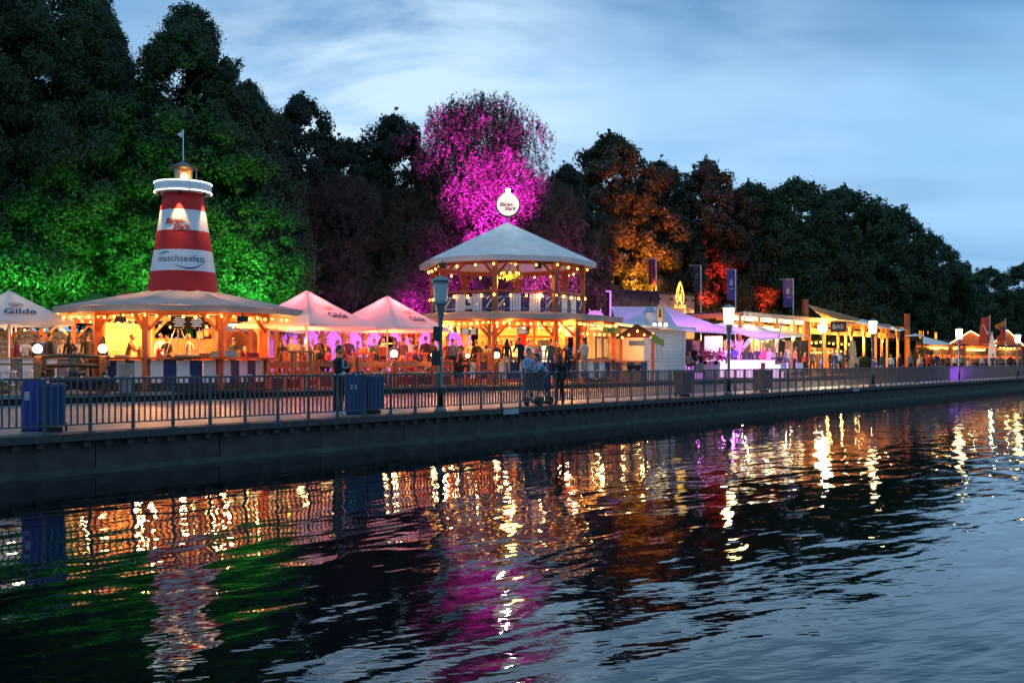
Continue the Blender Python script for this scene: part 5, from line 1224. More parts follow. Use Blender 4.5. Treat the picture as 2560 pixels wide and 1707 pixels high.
# ---------------------------------------------------------------- huts behind
def posts_beam(px0, px1, Y0, Y1, n, ztop, lb, name='timber_shelter', bw=.2, m=WOOD, roofm=None, boards=None, depth=2.5, lights=None):
    a = Vector(g(px0, Y0, 0)); b = Vector(g(px1, Y1, 0)); d = b-a; Ln = d.length; rz = math.atan2(d.y, d.x)
    t = thing(name, lb, 'shelter', (a.x, a.y, TZ), rz, 'timber shelters behind the kiosks')
    h = ztop-TZ
    for i in range(n):
        x = Ln*i/(n-1); q = M(); q.box((x, 0, h/2), (bw, bw, h)); q.build('post', m, t)
        for s in (-1, 1):
            if 0 <= x+s*.6 <= Ln: q = M(); q.bar((x+s*.05, 0, h-.85), (x+s*.65, 0, h-.2), .08, .10); q.build('brace', m, t)
    q = M(); q.box((Ln/2, 0, h+.02), (Ln+.3, .18, .22)); q.build('beam', m, t)
    if roofm: q = M(); q.add([(-.3, -.5, h+.16), (Ln+.3, -.5, h+.16), (Ln+.3, depth, h+.5), (-.3, depth, h+.5), (-.3, -.5, h+.10), (Ln+.3, -.5, h+.10), (Ln+.3, depth, h+.44), (-.3, depth, h+.44)], [(0, 1, 2, 3), (7, 6, 5, 4), (0, 4, 5, 1), (1, 5, 6, 2), (2, 6, 7, 3), (3, 7, 4, 0)]); q.build('roof', roofm, t)
    if boards:
        nb_ = max(2, int((h-.2)/.26))
        for i in range(nb_): q = M(); q.box((Ln/2, depth-.2, .13+i*.26), (Ln, .05, .245)); q.build('wall_board', boards, t)
    return t
OLIVEW = mat('grey green wall boards', (.20, .20, .12), .7, .15, 2)
posts_beam(-60, 262, 45.5, 47.5, 5, 3.35, 'timber bar shelter with grey green back wall at the left', boards=OLIVEW, depth=2.6, roofm=CANVG)
for i, (px, lb) in enumerate(((40, 'left'), (150, 'middle'), (235, 'right'))): light('shelter_lamp', 'POINT', g(px, 46.3, 2.9), 130, (1, .45, .18), None, .12)
string_lights([g(-40, 45.2, 3.1), g(110, 46.1, 3.0), g(255, 47.2, 3.05)], .9, 'sparse bulbs along the left timber shelter', nolight=True)
posts_beam(560, 690, 47.5, 48.5, 3, 3.35, 'timber shelter with framed pictures behind the lighthouse kiosk', boards=WOODO, depth=2.2, roofm=WOODD)
for i, (px, Y, z, w, h) in enumerate(((572, 49.2, 2.15, .3, .24), (590, 49.2, 2.4, .26, .28), (604, 49.2, 2.15, .3, .22), (500, 43.2, 2.6, .3, .4), (516, 43.2, 2.7, .22, .36))):
    t = thing('framed_picture', ('small dark framed picture on the shelter wall, lower left', 'framed picture highest on the shelter wall', 'small framed picture on the shelter wall, lower right', 'dark frame inside the kiosk, left of the pair', 'narrow dark frame inside the kiosk, right of the pair')[i], 'picture', g(px, Y, z), va(px), 'framed pictures on the orange boards')
    q = M(); q.box((0, 0, 0), (w, .04, h)); q.build('frame', WOODD, t); q = M(); q.box((0, -.024, 0), (w*.75, .004, h*.7)); q.build('print', OLIVEW, t)
posts_beam(640, 1010, 53, 58, 8, 3.6, 'long timber bar with purple lit back wall behind the parasols', boards=None, depth=3, roofm=WOODD)
def tube_light(px0, px1, Y, z, lb, m=TUBE):
    a = g(px0, Y, z); b = g(px1, Y, z); t = thing('tube_light', lb, 'tube light', a, 0, 'bright tube lights under the shelters')
    q = M(); q.bar((0, 0, 0), (b[0]-a[0], b[1]-a[1], 0), .10, .09); q.build('tube', m, t); q = M(); q.bar((0, 0, .08), (b[0]-a[0], b[1]-a[1], .08), .12, .05); q.build('housing', WOODD, t)
for a, b, Y, z, lb in ((572, 644, 46.8, 3.18, 'tube light inside the kiosk opening, right of the second front post'), (675, 700, 48, 3.12, 'short tube light right of the lighthouse kiosk'), (728, 772, 50, 3.2, 'tube light left of the first parasol pole'), (802, 848, 50, 3.25, 'tube light right of the first parasol pole')):
    tube_light(a, b, Y, z, lb)
bwl = thing('purple_backdrop', 'tall pale panel wall lit purple behind the parasols', 'wall', g(640, 60, TZ), math.atan2(7, X(1190, 67)-X(640, 60)))
Lw = (Vector(g(1190, 67, 0))-Vector(g(640, 60, 0))).length
for i in range(int(Lw/.9)): q = M(); q.box((.45+i*.9, 0, 1.55), (.88, .05+.01*(i % 2), 3.1)); q.build('panel', mat('lilac backdrop', (.5, .42, .55), .7, .1, 2) if i == 0 else bpy.data.materials['lilac backdrop'], bwl)
for px, Y, e in ((700, 57, 260), (790, 58.5, 260), (880, 59, 420), (960, 60, 420), (1040, 61, 420), (1120, 62, 420), (1190, 64, 300), (1230, 62, 300)):
    light('purple_wash', 'POINT', g(px, Y, 2.2), e*.8, (.65, .10, 1), None, .2)
for px, Y, lb in ((1035, 52, 'magenta lit potted plant hanging left of the unlit lamp'), (941, 54, 'palm plant in front of the purple wall'), (1060, 58, 'small palm beside the red parasol bundle')):
    t = thing('potted_palm', lb, 'plant', g(px, Y, TZ), 0, 'palms at the purple bar')
    z0 = 1.9 if px == 1035 else 1.2
    q = M(); q.lathe([(.22, 0), (.24, z0-.5), (.34, z0-.45), (.36, z0-.1)], 12); q.build('pot', mat('dark pot', (.05, .03, .05), .5), t)
    q = M()
    for i in range(22):
        a = i*2.4; L_ = random.uniform(.7, 1.1); u = (math.cos(a), math.sin(a)); p = [(0, 0, z0-.1), (u[0]*L_*.45, u[1]*L_*.45, z0+L_*.75), (u[0]*L_, u[1]*L_, z0+L_*.65)]
        w = .05; pe = (-u[1]*w, u[0]*w)
        vs = []
        for k, (x, y, z) in enumerate(p): f = (1, 1.2, .1)[k]; vs += [(x-pe[0]*f, y-pe[1]*f, z), (x+pe[0]*f, y+pe[1]*f, z)]
        q.add(vs, [(0, 1, 3, 2), (2, 3, 5, 4)])
    q.build('fronds', REDC if px == 1035 else GREENP, t)  # magenta light on one plant is put into its red frond colour
for i, (px, Y, lb) in enumerate(((964, 55, 'closed dark red umbrella bundle left of the second parasol pole'), (975, 55, 'closed dark red umbrella bundle behind the second parasol pole'))):
    t = thing('barrel_sign', lb, 'sign', g(px, Y, 2.45), 0, 'dark red round signs'); t['label'] = ('dark red round sign left of the second parasol pole', 'dark red round sign right of the second parasol pole')[i]
    q = M(); q.tube([(0, 0, 0), (0, .3, 0)], .42, 16); q.build('drum', mat('dark red sign', (.10, .015, .01), .6), t); q = M(); q.box((0, -.01, 0), (.5, .01, .06)); q.build('print_line', GOLD, t)
# orange timber rear part of the pavilion bar: counter run to the white booth
rc = thing('striped_counter', 'timber bar counter with blue and cream panels right of the pavilion', 'counter', g(1455, 52.5, TZ), math.atan2(4, X(1600, 57)-X(1455, 52.5)))
Lc = (Vector(g(1600, 57, 0))-Vector(g(1455, 52.5, 0))).length
q = M(); q.box((Lc/2, 0, 1.14), (Lc, .5, .07)); q.build('counter_top', WOODL, rc)
nn_ = 9
for i in range(nn_): q = M(); q.box((Lc*(i+.5)/nn_, -.14, .62), (Lc/nn_-.02, .05, .94)); q.build('panel', (BLUE, CREAM)[i % 2], rc)
q = M(); q.box((Lc/2, -.14, .08), (Lc, .08, .14)); q.build('plinth_board', WOODD, rc)
wk = thing('white_bar_wall', 'cream board wall with sliding windows behind the striped counter', 'wall', g(1468, 57, TZ), math.atan2(4.5, X(1618, 61)-X(1468, 57)))
Lk = (Vector(g(1618, 61, 0))-Vector(g(1468, 57, 0))).length
for i in range(13): q = M(); q.box((Lk/2, 0, .12+i*.24), (Lk, .04, .23)); q.build('wall_board', CREAM, wk)
for x in (Lk*.18, Lk*.30, Lk*.62):
    q = M(); q.box((x, -.05, 1.9), (.55 if x < Lk*.4 else .30, .05, 1.3)); w_ = q.build('window', WOODD, wk); q = M(); q.box((x, -.08, 1.9), (.42 if x < Lk*.4 else .2, .02, 1.1)); q.build('pane', mat('dim lit pane', (.35, .33, .24), .2), w_)
string_lights([g(1440, 51.8, 3.05), g(1500, 53, 3.02), g(1600, 56, 3.05), g(1632, 57, 3.15)], .45, 'bulbs over the striped counter right of the pavilion', every=4, en=90, sc=1.2)
for px in (1500, 1560, 1600): light('counter_lamp', 'POINT', g(px, 55, 2.9), 300, (1, .42, .10), None, .12)
def gable(px, Y, w, lb, zb=2.75, zt=3.45):
    t = thing('small_gable_roof', lb, 'roof', g(px, Y, TZ), va(px))
    for s in (-1, 1): q = M(TZ); q.bar((s*w/2, 0, zb), (0, 0, zt), 2.2, .06); 
    q = M(TZ); q.add([(-w/2, -.9, zb), (0, -.9, zt), (0, 1.2, zt), (-w/2, 1.2, zb), (w/2, -.9, zb), (w/2, 1.2, zb)], [(0, 1, 2, 3), (1, 4, 5, 2)]); q.add([(-w/2, -.9, zb-.08), (0, -.9, zt-.08), (0, 1.2, zt-.08), (-w/2, 1.2, zb-.08), (w/2, -.9, zb-.08), (w/2, 1.2, zb-.08)], [(3, 2, 1, 0), (2, 5, 4, 1)]); q.build('roof', WOODD, t)
    for s in (-1, 1): q = M(TZ); q.bar((s*w/2, -.92, zb-.04), (0, -.92, zt-.04), .05, .16); q.build('barge_board', WOODD, t)
    q = M(TZ); q.prism([(-w/2+.1, zb), (w/2-.1, zb), (0, zt-.1)], -.5, -.46); q.build('gable_board', WOOD, t)
    return t
ga = gable(1592, 54.5, 2.2, 'little dark gable roof between the pavilion and the white booth')
for x in (-.85, .85):
    q = M(TZ); q.box((x, -.6, (TZ+2.75)/2), (.16, .16, 2.75-TZ)); q.build('post', WOOD, ga)
q = M(TZ); q.box((-.0, -.7, 2.45), (.85, .05, .28)); q.build('blue_sign', mat('pale blue sign', (.18, .28, .36), .6), ga)
q = M(TZ); q.add([(.75, -.98, 2.95), (1.45, -.98, 2.62), (1.45, -.98, 2.25), (.75, -.98, 2.55)], [(0, 1, 2, 3)]); q.add([(.75, -.96, 2.95), (1.45, -.96, 2.62), (1.45, -.96, 2.25), (.75, -.96, 2.55)], [(3, 2, 1, 0)]); q.build('green_sign', GREENP, ga)
string_lights([g(1555, 53.3, 2.85), g(1592, 53.4, 3.2), g(1630, 53.5, 2.85)], .5, 'few bulbs under the little dark gable', sc=1.1, nolight=True)
lb2 = thing('lime_banner', 'yellow green banner with dark lettering hanging right of the pavilion eaves', 'banner', g(1527, 50.8, 3.05), va(1527))
q = M(); q.prism([(-.42, -.16), (.42, -.10), (.40, .14), (-.40, .16)], 0, .02); q.build('cloth', LIME, lb2); text('BAR', .2, BLKP, lb2, (.02, -.02, .0))
bx = thing('wooden_planter', 'dark planter box on a low orange crate near the gable posts', 'planter', g(1580, 51, TZ), va(1580))
q = M(); q.box((0, 0, .3), (.9, .5, .6)); q.build('crate', WOODL, bx); q = M(); q.box((.1, 0, .78), (.6, .45, .32), 0, 1.25); q.build('pot', CHAR, bx)
# white clapboard booth
bo = thing('white_booth', 'white clapboard booth with flat roof and printed price lists', 'booth', g(1712, 62, TZ), 0)
p1 = Vector(g(1712, 62, 0)); p0 = Vector(g(1607, 58.5, 0)); fv = p0-p1; Lf = fv.length; bo.rotation_euler = (0, 0, math.atan2(-fv.y, -fv.x)); bo.location = (p0.x, p0.y, TZ)
BW = mat('white clapboard', (.60, .62, .64), .55, .08, 2)
bo_h = Z(826, 62)-TZ; nb_ = 14
for i in range(nb_):
    z = (i+.5)*bo_h/nb_
    q = M(); q.box((Lf/2, .02*((i % 2)), z), (Lf, .05, bo_h/nb_-.012)); q.build('front_board', BW, bo)
    q = M(); q.box((.0, 1.3, z), (.05, 2.6, bo_h/nb_-.012)); q.build('side_board', BW, bo)
for x in (.04, Lf-.04): q = M(); q.box((x, -.02, bo_h/2), (.10, .08, bo_h)); q.build('corner_board', BW, bo)
q = M(); q.box((Lf/2, 1.3, bo_h/2), (Lf-.12, 2.4, bo_h-.05)); q.build('core', GREY, bo)
q = M(); q.add([(-1.9, -.5, bo_h+.02), (Lf+.5, -.5, bo_h+.02), (Lf+.5, 2.9, bo_h+.42), (-1.9, 2.9, bo_h+.42), (-1.9, -.5, bo_h+.16), (Lf+.5, -.5, bo_h+.16), (Lf+.5, 2.9, bo_h+.56), (-1.9, 2.9, bo_h+.56)], [(3, 2, 1, 0), (4, 5, 6, 7), (0, 1, 5, 4), (1, 2, 6, 5), (2, 3, 7, 6), (3, 0, 4, 7)]); q.build('flat_roof', BW, bo)
for cx, col in ((1.05, REDPR), (1.45, GREY), (1.9, GREY)):
    q = M()
    for i in range(9): q.box((cx+.03*((i*3) % 2), -.045, bo_h*.80-i*.16), (.20+.08*((i*5) % 3)/2, .004, .03))
    q.build('price_list', col, bo)
    q = M(); q.box((cx, -.046, bo_h*.74), (.22, .004, .16)); q.build('list_heading', col, bo)
fs = thing('oval_sign', 'tall oval lit sign standing on the white booth roof between two lamps', 'sign', (lambda p: (p[0], p[1], TZ+bo_h+.2))(g(1650, 59.5)), va(1650))
q = M(); q.tube([(0, 0, 0), (0, .06, 0)], 1, 28); 
for i in range(len(q.v)): q.v[i] = (q.v[i][0]*.24, q.v[i][1], q.v[i][2]*.62+.72)
q.build('oval', mat('grey metal oval', (.25, .25, .25), .3, metal=.6), fs)
q = M(); q.tube([(0, -.01, 0), (0, .0, 0)], 1, 28); 
for i in range(len(q.v)): q.v[i] = (q.v[i][0]*.19, q.v[i][1]-.005, q.v[i][2]*.54+.72)
q.build('face', mat('dull gold face', (.42, .36, .22), .4), fs)
q = M(); q.prism([(-.06, .98), (.06, .98), (.04, .75), (.09, .5), (-.09, .5), (-.04, .75)], -.02, -.016); q.build('crest', BLKP, fs)
for x in (-.32, 0, .34): q = M(); q.ball((x, -.18, .06), .10, 10, 7); q.build('lamp', TUBEY, fs, True)
fc = thing('paper_cup_sign', 'white cup shaped display with a blue lid on the booth roof', 'display', g(1624, 60.5, TZ+bo_h+.25), 0)
q = M(); q.lathe([(.22, 0), (.36, .8)], 20); q.build('cup', WHITE, fc, True); q = M(); q.lathe([(.38, .8), (.36, .86), (.28, .90), (.22, 1.08), (.1, 1.1)], 20); q.build('lid', mat('sky blue plastic', (.10, .28, .42), .4), fc)

# purple ball sign behind the pavilion
pb = thing('purple_ball', 'glowing lilac half ball with two small horns behind the pavilion roof', 'decoration', g(1488, 66, Z(800, 66)), 0)
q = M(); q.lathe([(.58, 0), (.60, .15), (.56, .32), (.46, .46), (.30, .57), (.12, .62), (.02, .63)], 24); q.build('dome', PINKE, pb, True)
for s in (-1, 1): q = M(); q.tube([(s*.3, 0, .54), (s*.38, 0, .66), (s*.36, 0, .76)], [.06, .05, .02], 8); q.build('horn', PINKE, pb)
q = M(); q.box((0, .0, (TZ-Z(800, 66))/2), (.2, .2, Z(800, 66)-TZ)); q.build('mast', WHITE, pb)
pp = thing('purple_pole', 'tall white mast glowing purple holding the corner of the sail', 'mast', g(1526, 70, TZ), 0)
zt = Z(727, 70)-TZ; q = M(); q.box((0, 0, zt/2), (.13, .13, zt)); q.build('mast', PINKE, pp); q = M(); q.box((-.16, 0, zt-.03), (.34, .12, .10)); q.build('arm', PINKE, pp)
# shade sails
def sail(pts, label, m, sag=.5, name='shade_sail'):
    A = [Vector(p) for p in pts]; o = A[0]; t = thing(name, label, 'sail', tuple(o), 0, 'shade sails of the lounge'); q = M(); n = 12; vs = []
    if len(A) == 3: A.append(A[2])
    for j in range(n+1):
        for i in range(n+1):
            u, v = i/n, j/n; p = (A[0]*(1-u)+A[1]*u)*(1-v)+(A[3]*(1-u)+A[2]*u)*v-o
            p.z -= sag*math.sin(math.pi*u)*math.sin(math.pi*v); vs.append(tuple(p))
    q.add(vs, [(j*(n+1)+i, j*(n+1)+i+1, (j+1)*(n+1)+i+1, (j+1)*(n+1)+i) for j in range(n) for i in range(n)])
    q.build('cloth', m, t, True); q = M()
    for a, b in zip(A, A[1:]+A[:1]):
        if (a-b).length > .1: q.tube([a-o, b-o], .02, 5)
    q.build('edge_rope', WHITE, t); return t
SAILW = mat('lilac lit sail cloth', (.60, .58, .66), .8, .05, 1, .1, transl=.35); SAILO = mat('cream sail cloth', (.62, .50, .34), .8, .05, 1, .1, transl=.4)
g3 = lambda px, py, Y: (X(px, Y), Y, Z(py, Y))
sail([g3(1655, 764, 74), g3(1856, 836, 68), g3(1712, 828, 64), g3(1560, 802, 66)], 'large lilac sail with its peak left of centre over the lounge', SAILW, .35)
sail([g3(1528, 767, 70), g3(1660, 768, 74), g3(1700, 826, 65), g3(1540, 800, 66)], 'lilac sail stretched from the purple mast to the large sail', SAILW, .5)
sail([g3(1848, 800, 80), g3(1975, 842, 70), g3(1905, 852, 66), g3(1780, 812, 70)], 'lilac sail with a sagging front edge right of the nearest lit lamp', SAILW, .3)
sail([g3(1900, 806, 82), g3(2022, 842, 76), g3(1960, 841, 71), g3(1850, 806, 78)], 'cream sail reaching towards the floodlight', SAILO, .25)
# lounge
TR = thing('tree_column', 'white branching column holding the lilac sail', 'column', g(1848, 74, TZ), 0)
q = M(); q.tube([(0, 0, 0), (0, 0, 2.6)], [.22, .30], 10); q.build('trunk_column', mat('white lounge paint', (.7, .66, .7), .5), TR)
for a in range(6): q = M(); q.tube([(0, 0, 1.7), (.95*math.cos(a*1.05), .95*math.sin(a*1.05), 2.75)], .06, 6); q.build('arm', bpy.data.materials['white lounge paint'], TR)
gb = thing('glowing_bar', 'curved bar counter glowing white and pink in the lounge', 'bar counter', g(1864, 68, TZ), 0)
xs = [(-1.9, .6), (-1.9, .1), (-1.2, -.15), (0, -.25), (1.2, -.15), (2.0, .1)]
for (a, b), (c, d) in zip(xs[1:-1], xs[2:]): q = M(); q.bar((a, b, .62), (c, d, .62), .08, 1.16); q.build('glow_panel', PINKS, gb)
q = M(); 
for (a, b), (c, d) in zip(xs[1:-1], xs[2:]): q.bar((a, b+.1, 1.24), (c, d+.1, 1.24), .5, .06)
q.build('counter_top', WHITE, gb)
for px, Y, w, lb in ((1944, 69, .6, 'glowing white cube table right of the glowing bar'), (1745, 64.5, .5, 'glowing lilac stool left of the glowing bar'), (1722, 64, .35, 'small glowing cube beside the white booth')):
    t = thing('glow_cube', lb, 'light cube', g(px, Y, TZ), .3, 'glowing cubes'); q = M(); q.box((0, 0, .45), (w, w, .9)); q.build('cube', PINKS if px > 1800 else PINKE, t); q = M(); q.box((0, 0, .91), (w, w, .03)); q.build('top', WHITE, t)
for px, Y, w, lb in ((1770, 67, 1.5, 'lilac panel counter left of the glowing bar'), (1800, 68.5, 1.2, 'pale counter box beside the nearest lit lamp pole')):
    t = thing('lounge_counter', lb, 'counter', g(px, Y, TZ), 0, 'lounge counters'); q = M(); q.box((0, 0, .55), (w, .6, 1.0)); q.build('front', bpy.data.materials['white lounge paint'], t); q = M(); q.box((0, 0, 1.08), (w+.1, .7, .06)); q.build('counter_top', WHITE, t)
col_ = thing('lounge_wall', 'white wall with a glowing oval mirror in the lounge', 'wall', g(1783, 78, TZ), 0)
q = M(); q.box((0, 0, 1.55), (1.4, .25, 3.1)); q.build('wall', bpy.data.materials['white lounge paint'], col_)
q = M(); q.tube([(0, 0, 0), (0, .04, 0)], 1, 28)
for i in range(len(q.v)): q.v[i] = (q.v[i][0]*.34, q.v[i][1]-.2, q.v[i][2]*.85+2.0)
q.build('oval_light', PINKS, col_)
lw2 = thing('lounge_back_wall', 'long dark wall with orange openings behind the lounge', 'wall', g(1712, 80, TZ), 0)
for i in range(16):
    q = M(); q.box((.3+i*.62, 0, 1.4), (.60, .06, 2.8)); q.build('wall_panel', (CHAR, mat('tan panel', (.35, .2, .12), .6), CHAR, GREY)[i % 4] if i == 0 else (CHAR, bpy.data.materials['tan panel'], CHAR, CHAR)[i % 4], lw2)
for px, Y, e, c in ((1740, 69, 400, (.80, .14, 1)), (1800, 72, 420, (.80, .14, 1)), (1830, 69.5, 300, (.80, .14, 1)), (1905, 71, 420, (.80, .14, 1)), (1660, 69, 500, (.65, .22, 1)), (1600, 69, 350, (.6, .22, 1))):
    light('lounge_light', 'POINT', g(px, Y, 1.9), e*1.1, c, None, .3)
for px, Y, lb in ((1790, 65.5, 'feathery magenta bouquet in front of the glowing oval'), (1762, 66, 'lower magenta bouquet beside the dark plant')):
    t = thing('bouquet', lb, 'plant', g(px, Y, TZ+.9), 0, 'magenta bouquets'); q = M(); q.lathe([(.12, 0), (.16, .25)], 8); q.build('vase', CHAR, t)
    C = rng.normal(size=(420, 3))*np.array([.42, .3, .22])+np.array([0, 0, .6]); V, Q = leaves(C, rng.normal(size=(420, 3)), .13); ob('flowers', npmesh('flowers', V, Q, mat('magenta petals', (.45, .02, .12), .7)), t, kind='stuff')
for px, Y, lb, m in ((1728, 62.6, 'pale lounge armchair next to the white booth', GREY), (1752, 62.2, 'second pale lounge armchair behind the railing', GREY), (1916, 66, 'dark red low sofa in front of the glowing bar end', RED), (1964, 68, 'white bistro chair under the purple pole', WHITE), (1978, 69, 'white bistro chair beside the woman in mustard', WHITE), (2002, 69.5, 'white folding chair left of the pergola post', WHITE)):
    t = thing('chair', lb, 'chair', g(px, Y, TZ), R(px % 50*3), 'lounge chairs')
    q = M(); q.box((0, 0, .45), (.5, .5, .08)); q.build('seat', m, t); q = M(); q.box((0, .24, .75), (.5, .06, .55)); q.build('backrest', m, t)
    for x in (-.22, .22):
        for y in (-.22, .22): q = M(); q.tube([(x, y, 0), (x, y, .42)], .02, 6); q.build('leg', METAL, t)
for (a, b, lb, m) in ((g3(1830, 812, 68), g3(1815, 905, 64), 'thin dark lilac pole leaning behind the nearest lit lamp', PINKE), (g3(1957, 803, 70), g3(1935, 890, 67), 'purple leaning pole right of the glowing bar', PINKE)):
    t = thing('leaning_pole', lb, 'pole', b, 0, 'leaning sail poles'); q = M(); q.tube([(0, 0, -.1), (a[0]-b[0], a[1]-b[1], a[2]-b[2])], .06, 8); q.build('pole', mat('lilac pole', (.3, .15, .4), .5), t)
# black container building with gold emblem
cbp = thing('container_building', 'black two storey container building with gold emblem and warm wall washers', 'building', g(1528, 79, TZ), math.atan2(6, X(1735, 85)-X(1528, 79)))
Lb = (Vector(g(1735, 85, 0))-Vector(g(1528, 79, 0))).length; hb = Z(730, 81)-TZ
q = M(); q.box((Lb/2, 2, hb/2), (Lb, 4, hb)); q.build('body', CHAR, cbp)
for i in range(9):
    q = M(); q.box((Lb*(i+.5)/9, -.04, hb*.72), (Lb/9-.06, .06, hb*.54)); q.build('wall_panel', CHAR if i < 5 else mat('bronze panel', (.26, .18, .11), .5, .2, 2) if i == 5 else bpy.data.materials['bronze panel'], cbp)
q = M(); q.box((Lb/2, -.06, hb+.06), (Lb+.2, .3, .14)); q.build('parapet', CHAR, cbp)
def flame(parent, sc, m, cx, cz, y=-.12, r=.045):
    for k, pts in enumerate((((-.35, 0), (-.5, .5), (-.35, 1.1), (-.1, 1.6), (.0, 1.75), (-.12, 1.2), (-.28, .6), (-.15, .15)), ((.0, 1.75), (.22, 1.3), (.42, .7), (.40, .2), (.22, -.05), (.08, .2), (.18, .7), (.12, 1.1)), ((-.2, .5), (-.05, .25), (.0, .8), (.05, .3), (.2, .45)))):
        q = M(); q.tube([(cx+a*sc, y, cz+b*sc) for a, b in pts], r, 6); q.build('emblem_stroke', m, parent)
flame(cbp, 1.05, GOLD, Lb*.80, 5.98, -.2, .055); text('AL-DAR', .42, GOLD, cbp, (Lb*.80, -.2, 5.72), name='gold_lettering', bold=.01)
flame(cbp, .95, mat('dull grey emblem', (.06, .05, .05), .5), Lb*.22, hb*.62, -.12, .04)
for x in (.46, .55, .70, .88, .97):
    q = M(); q.box((Lb*x, -.16, hb*.93), (.14, .14, .16)); q.build('wall_washer', CHAR, cbp)
    mm = Matrix.Rotation(cbp.rotation_euler.z, 3, 'Z'); p = mm @ Vector((Lb*x, -.35, hb*.92))+Vector(cbp.location); p2 = mm @ Vector((Lb*x, .0, 0))+Vector(cbp.location)
    light('wall_spot', 'SPOT', p, 1800, (1, .42, .10), None, .03, p2, 38, .7)
# banners
for i, (px, Y, yt, yb, wd, lb, m, tc_) in enumerate(((1640, 84, 647, 710, .65, 'dark red banner on a pole in front of the amber lit tree', mat('dark red banner', (.06, .008, .015), .8), REDC), (1752, 86, 664, 728, .70, 'black banner with grey emblem on a tall pole', CHAR, GREY),
        (1839, 86, 674, 750, .80, 'purple banner right above the nearest lit lamp', mat('purple banner', (.10, .05, .22), .8), WHITE), (1983, 90, 698, 768, .95, 'purple banner standing alone above the pergola roof', mat('purple banner b', (.08, .045, .19), .8), WHITE))):
    zt = Z(yt, Y)-TZ; zb = Z(yb, Y)-TZ
    t = thing('banner_flag', lb, 'banner', g(px, Y, TZ), 0, 'vertical banners on poles')
    q = M(); q.tube([(0, 0, 0), (0, 0, zt+.05)], .05, 8); q.build('pole', METAL, t); q = M(); q.tube([(0, 0, zt), (-wd-.35, 0, zt)], .025, 6); q.build('cross_arm', METAL, t)
    q = M(); n = 10; vs = []
    for j in range(n+1):
        for k in range(5): vs.append((-.05-(wd-.05)*k/4+(.06*j/n), .05*math.sin(k*1.3+j*.7), zt-(zt-zb)*j/n))
    q.add(vs, [(j*5+k, j*5+k+1, (j+1)*5+k+1, (j+1)*5+k) for j in range(n) for k in range(4)]); q.build('cloth', m, t)
    flame(t, .32, tc_, -wd*.5, (zt+zb)/2-.1, -.09, .02); text('AL-DAR', .15, tc_, t, (-wd*.45, -.10, (zt+zb)/2-.35))
    if i >= 2: light('banner_spot', 'SPOT', g(px-12, Y-3, 4.4), 110, (.55, .3, 1), None, .05, g(px-8, Y, (zt+zb)/2+TZ), 40)
# timber pergola with orange light
pg = thing('timber_pergola', 'long timber pergola with pale flat roof and orange lit posts', 'pergola', g(1850, 74.5, TZ), 0)
a = Vector(g(1850, 74.5, 0)); b = Vector(g(2270, 105, 0)); d = b-a; Lp = d.length; pg.rotation_euler = (0, 0, math.atan2(d.y, d.x))
zr = 4.55
q = M(); q.box((Lp*.42, -.2, zr+.12), (Lp*.84, .14, .34)); q.build('fascia', mat('pale pergola fascia', (.34, .28, .24), .6, .1, 2), pg)
q = M(); q.box((Lp*.42, 2.6, zr+.28), (Lp*.84, 5.6, .08)); q.build('roof', CHAR, pg)
nP = 13
for i in range(nP):
    x = Lp*i/(nP-1)
    for y in ((0, .55) if i % 3 == 1 else (0,)):
        q = M(); q.box((x, y, zr/2), (.20, .20, zr)); q.build('post', WOODL, pg)
    for s in (-1, 1):
        if 0 < x+s < Lp: q = M(); q.bar((x, 0, zr-1.3), (x+s*.8, 0, zr-.1), .10, .10); q.build('brace', WOODL, pg)
    q = M(); q.box((x, 2.6, zr+.1), (.12, 5.4, .2)); q.build('roof_joist', WOODL, pg)
q = M(); q.box((Lp*.5, .9, zr-.75), (Lp, .14, .5)); q.build('cross_beam', WOODL, pg)
for i in range(4):
    q = M(); q.box((1.0+i*3.2, .35, zr-.16), (3.12, .30, .26)); q.build('light_strip', TUBEY, pg)
for i in range(9): q = M(); q.box((.7+i*1.28, 3.6, 1.35), (1.2, .05, .75)); q.build('lattice_panel', mat('ornate cream lattice', (.7, .6, .45), .6, .35, 9) if i == 0 else bpy.data.materials['ornate cream lattice'], pg)
q = M(); q.box((6, 3.4, .92), (12, .5, .06)); q.build('bar_top', WOODD, pg); q = M(); q.box((6, 3.5, .45), (12, .1, .9)); q.build('bar_front', CHAR, pg)
for i in range(30): q = M(); q.lathe([(.05, 1.74), (.05, 1.98), (.02, 2.1)], 6, (1.2+i*.36, 3.62)); q.build('bottle', (GREENP, YELP, WHITE, WOODD)[i % 4], pg)
for i in range(14): q = M(); q.box((13+i*1.45, 5.0, 1.25), (1.40, .06, 2.5)); q.build('back_panel', (WOODL, WOODD, WOODO)[i % 3], pg)
mm = Matrix.Rotation(pg.rotation_euler.z, 3, 'Z')
for i in range(9):
    p = mm @ Vector((1.5+i*4.0, .35, zr-.9))+a; light('pergola_fill', 'POINT', (p.x, p.y, zr-1.5+TZ), 850, (1, .50, .12) if i > 2 else (1, .68, .30), None, .15)  # unseen lights added to brighten the front of the cross beam
for x in (5, 12, 19, 26, 33): p = mm @ Vector((x, 3.4, 0))+a; light('pergola_fill', 'POINT', (p.x, p.y, 3.3), 420, (1, .42, .08), None, .15)  # unseen lights added to make the back boards glow
string_lights([tuple(mm @ Vector((x, .6, 0))+a+Vector((0, 0, z))) for x, z in ((3, 3.3), (10, 3.2), (17, 3.3), (24, 3.2))], .95, 'bulbs inside the timber pergola', sc=2.0, nolight=True)
string_lights([tuple(mm @ Vector((x, 2.6, 0))+a+Vector((0, 0, z))) for x, z in ((14, 2.6), (20, 2.4), (27, 2.6))], .55, 'dense low bulbs at the back of the pergola', sc=1.6, nolight=True)
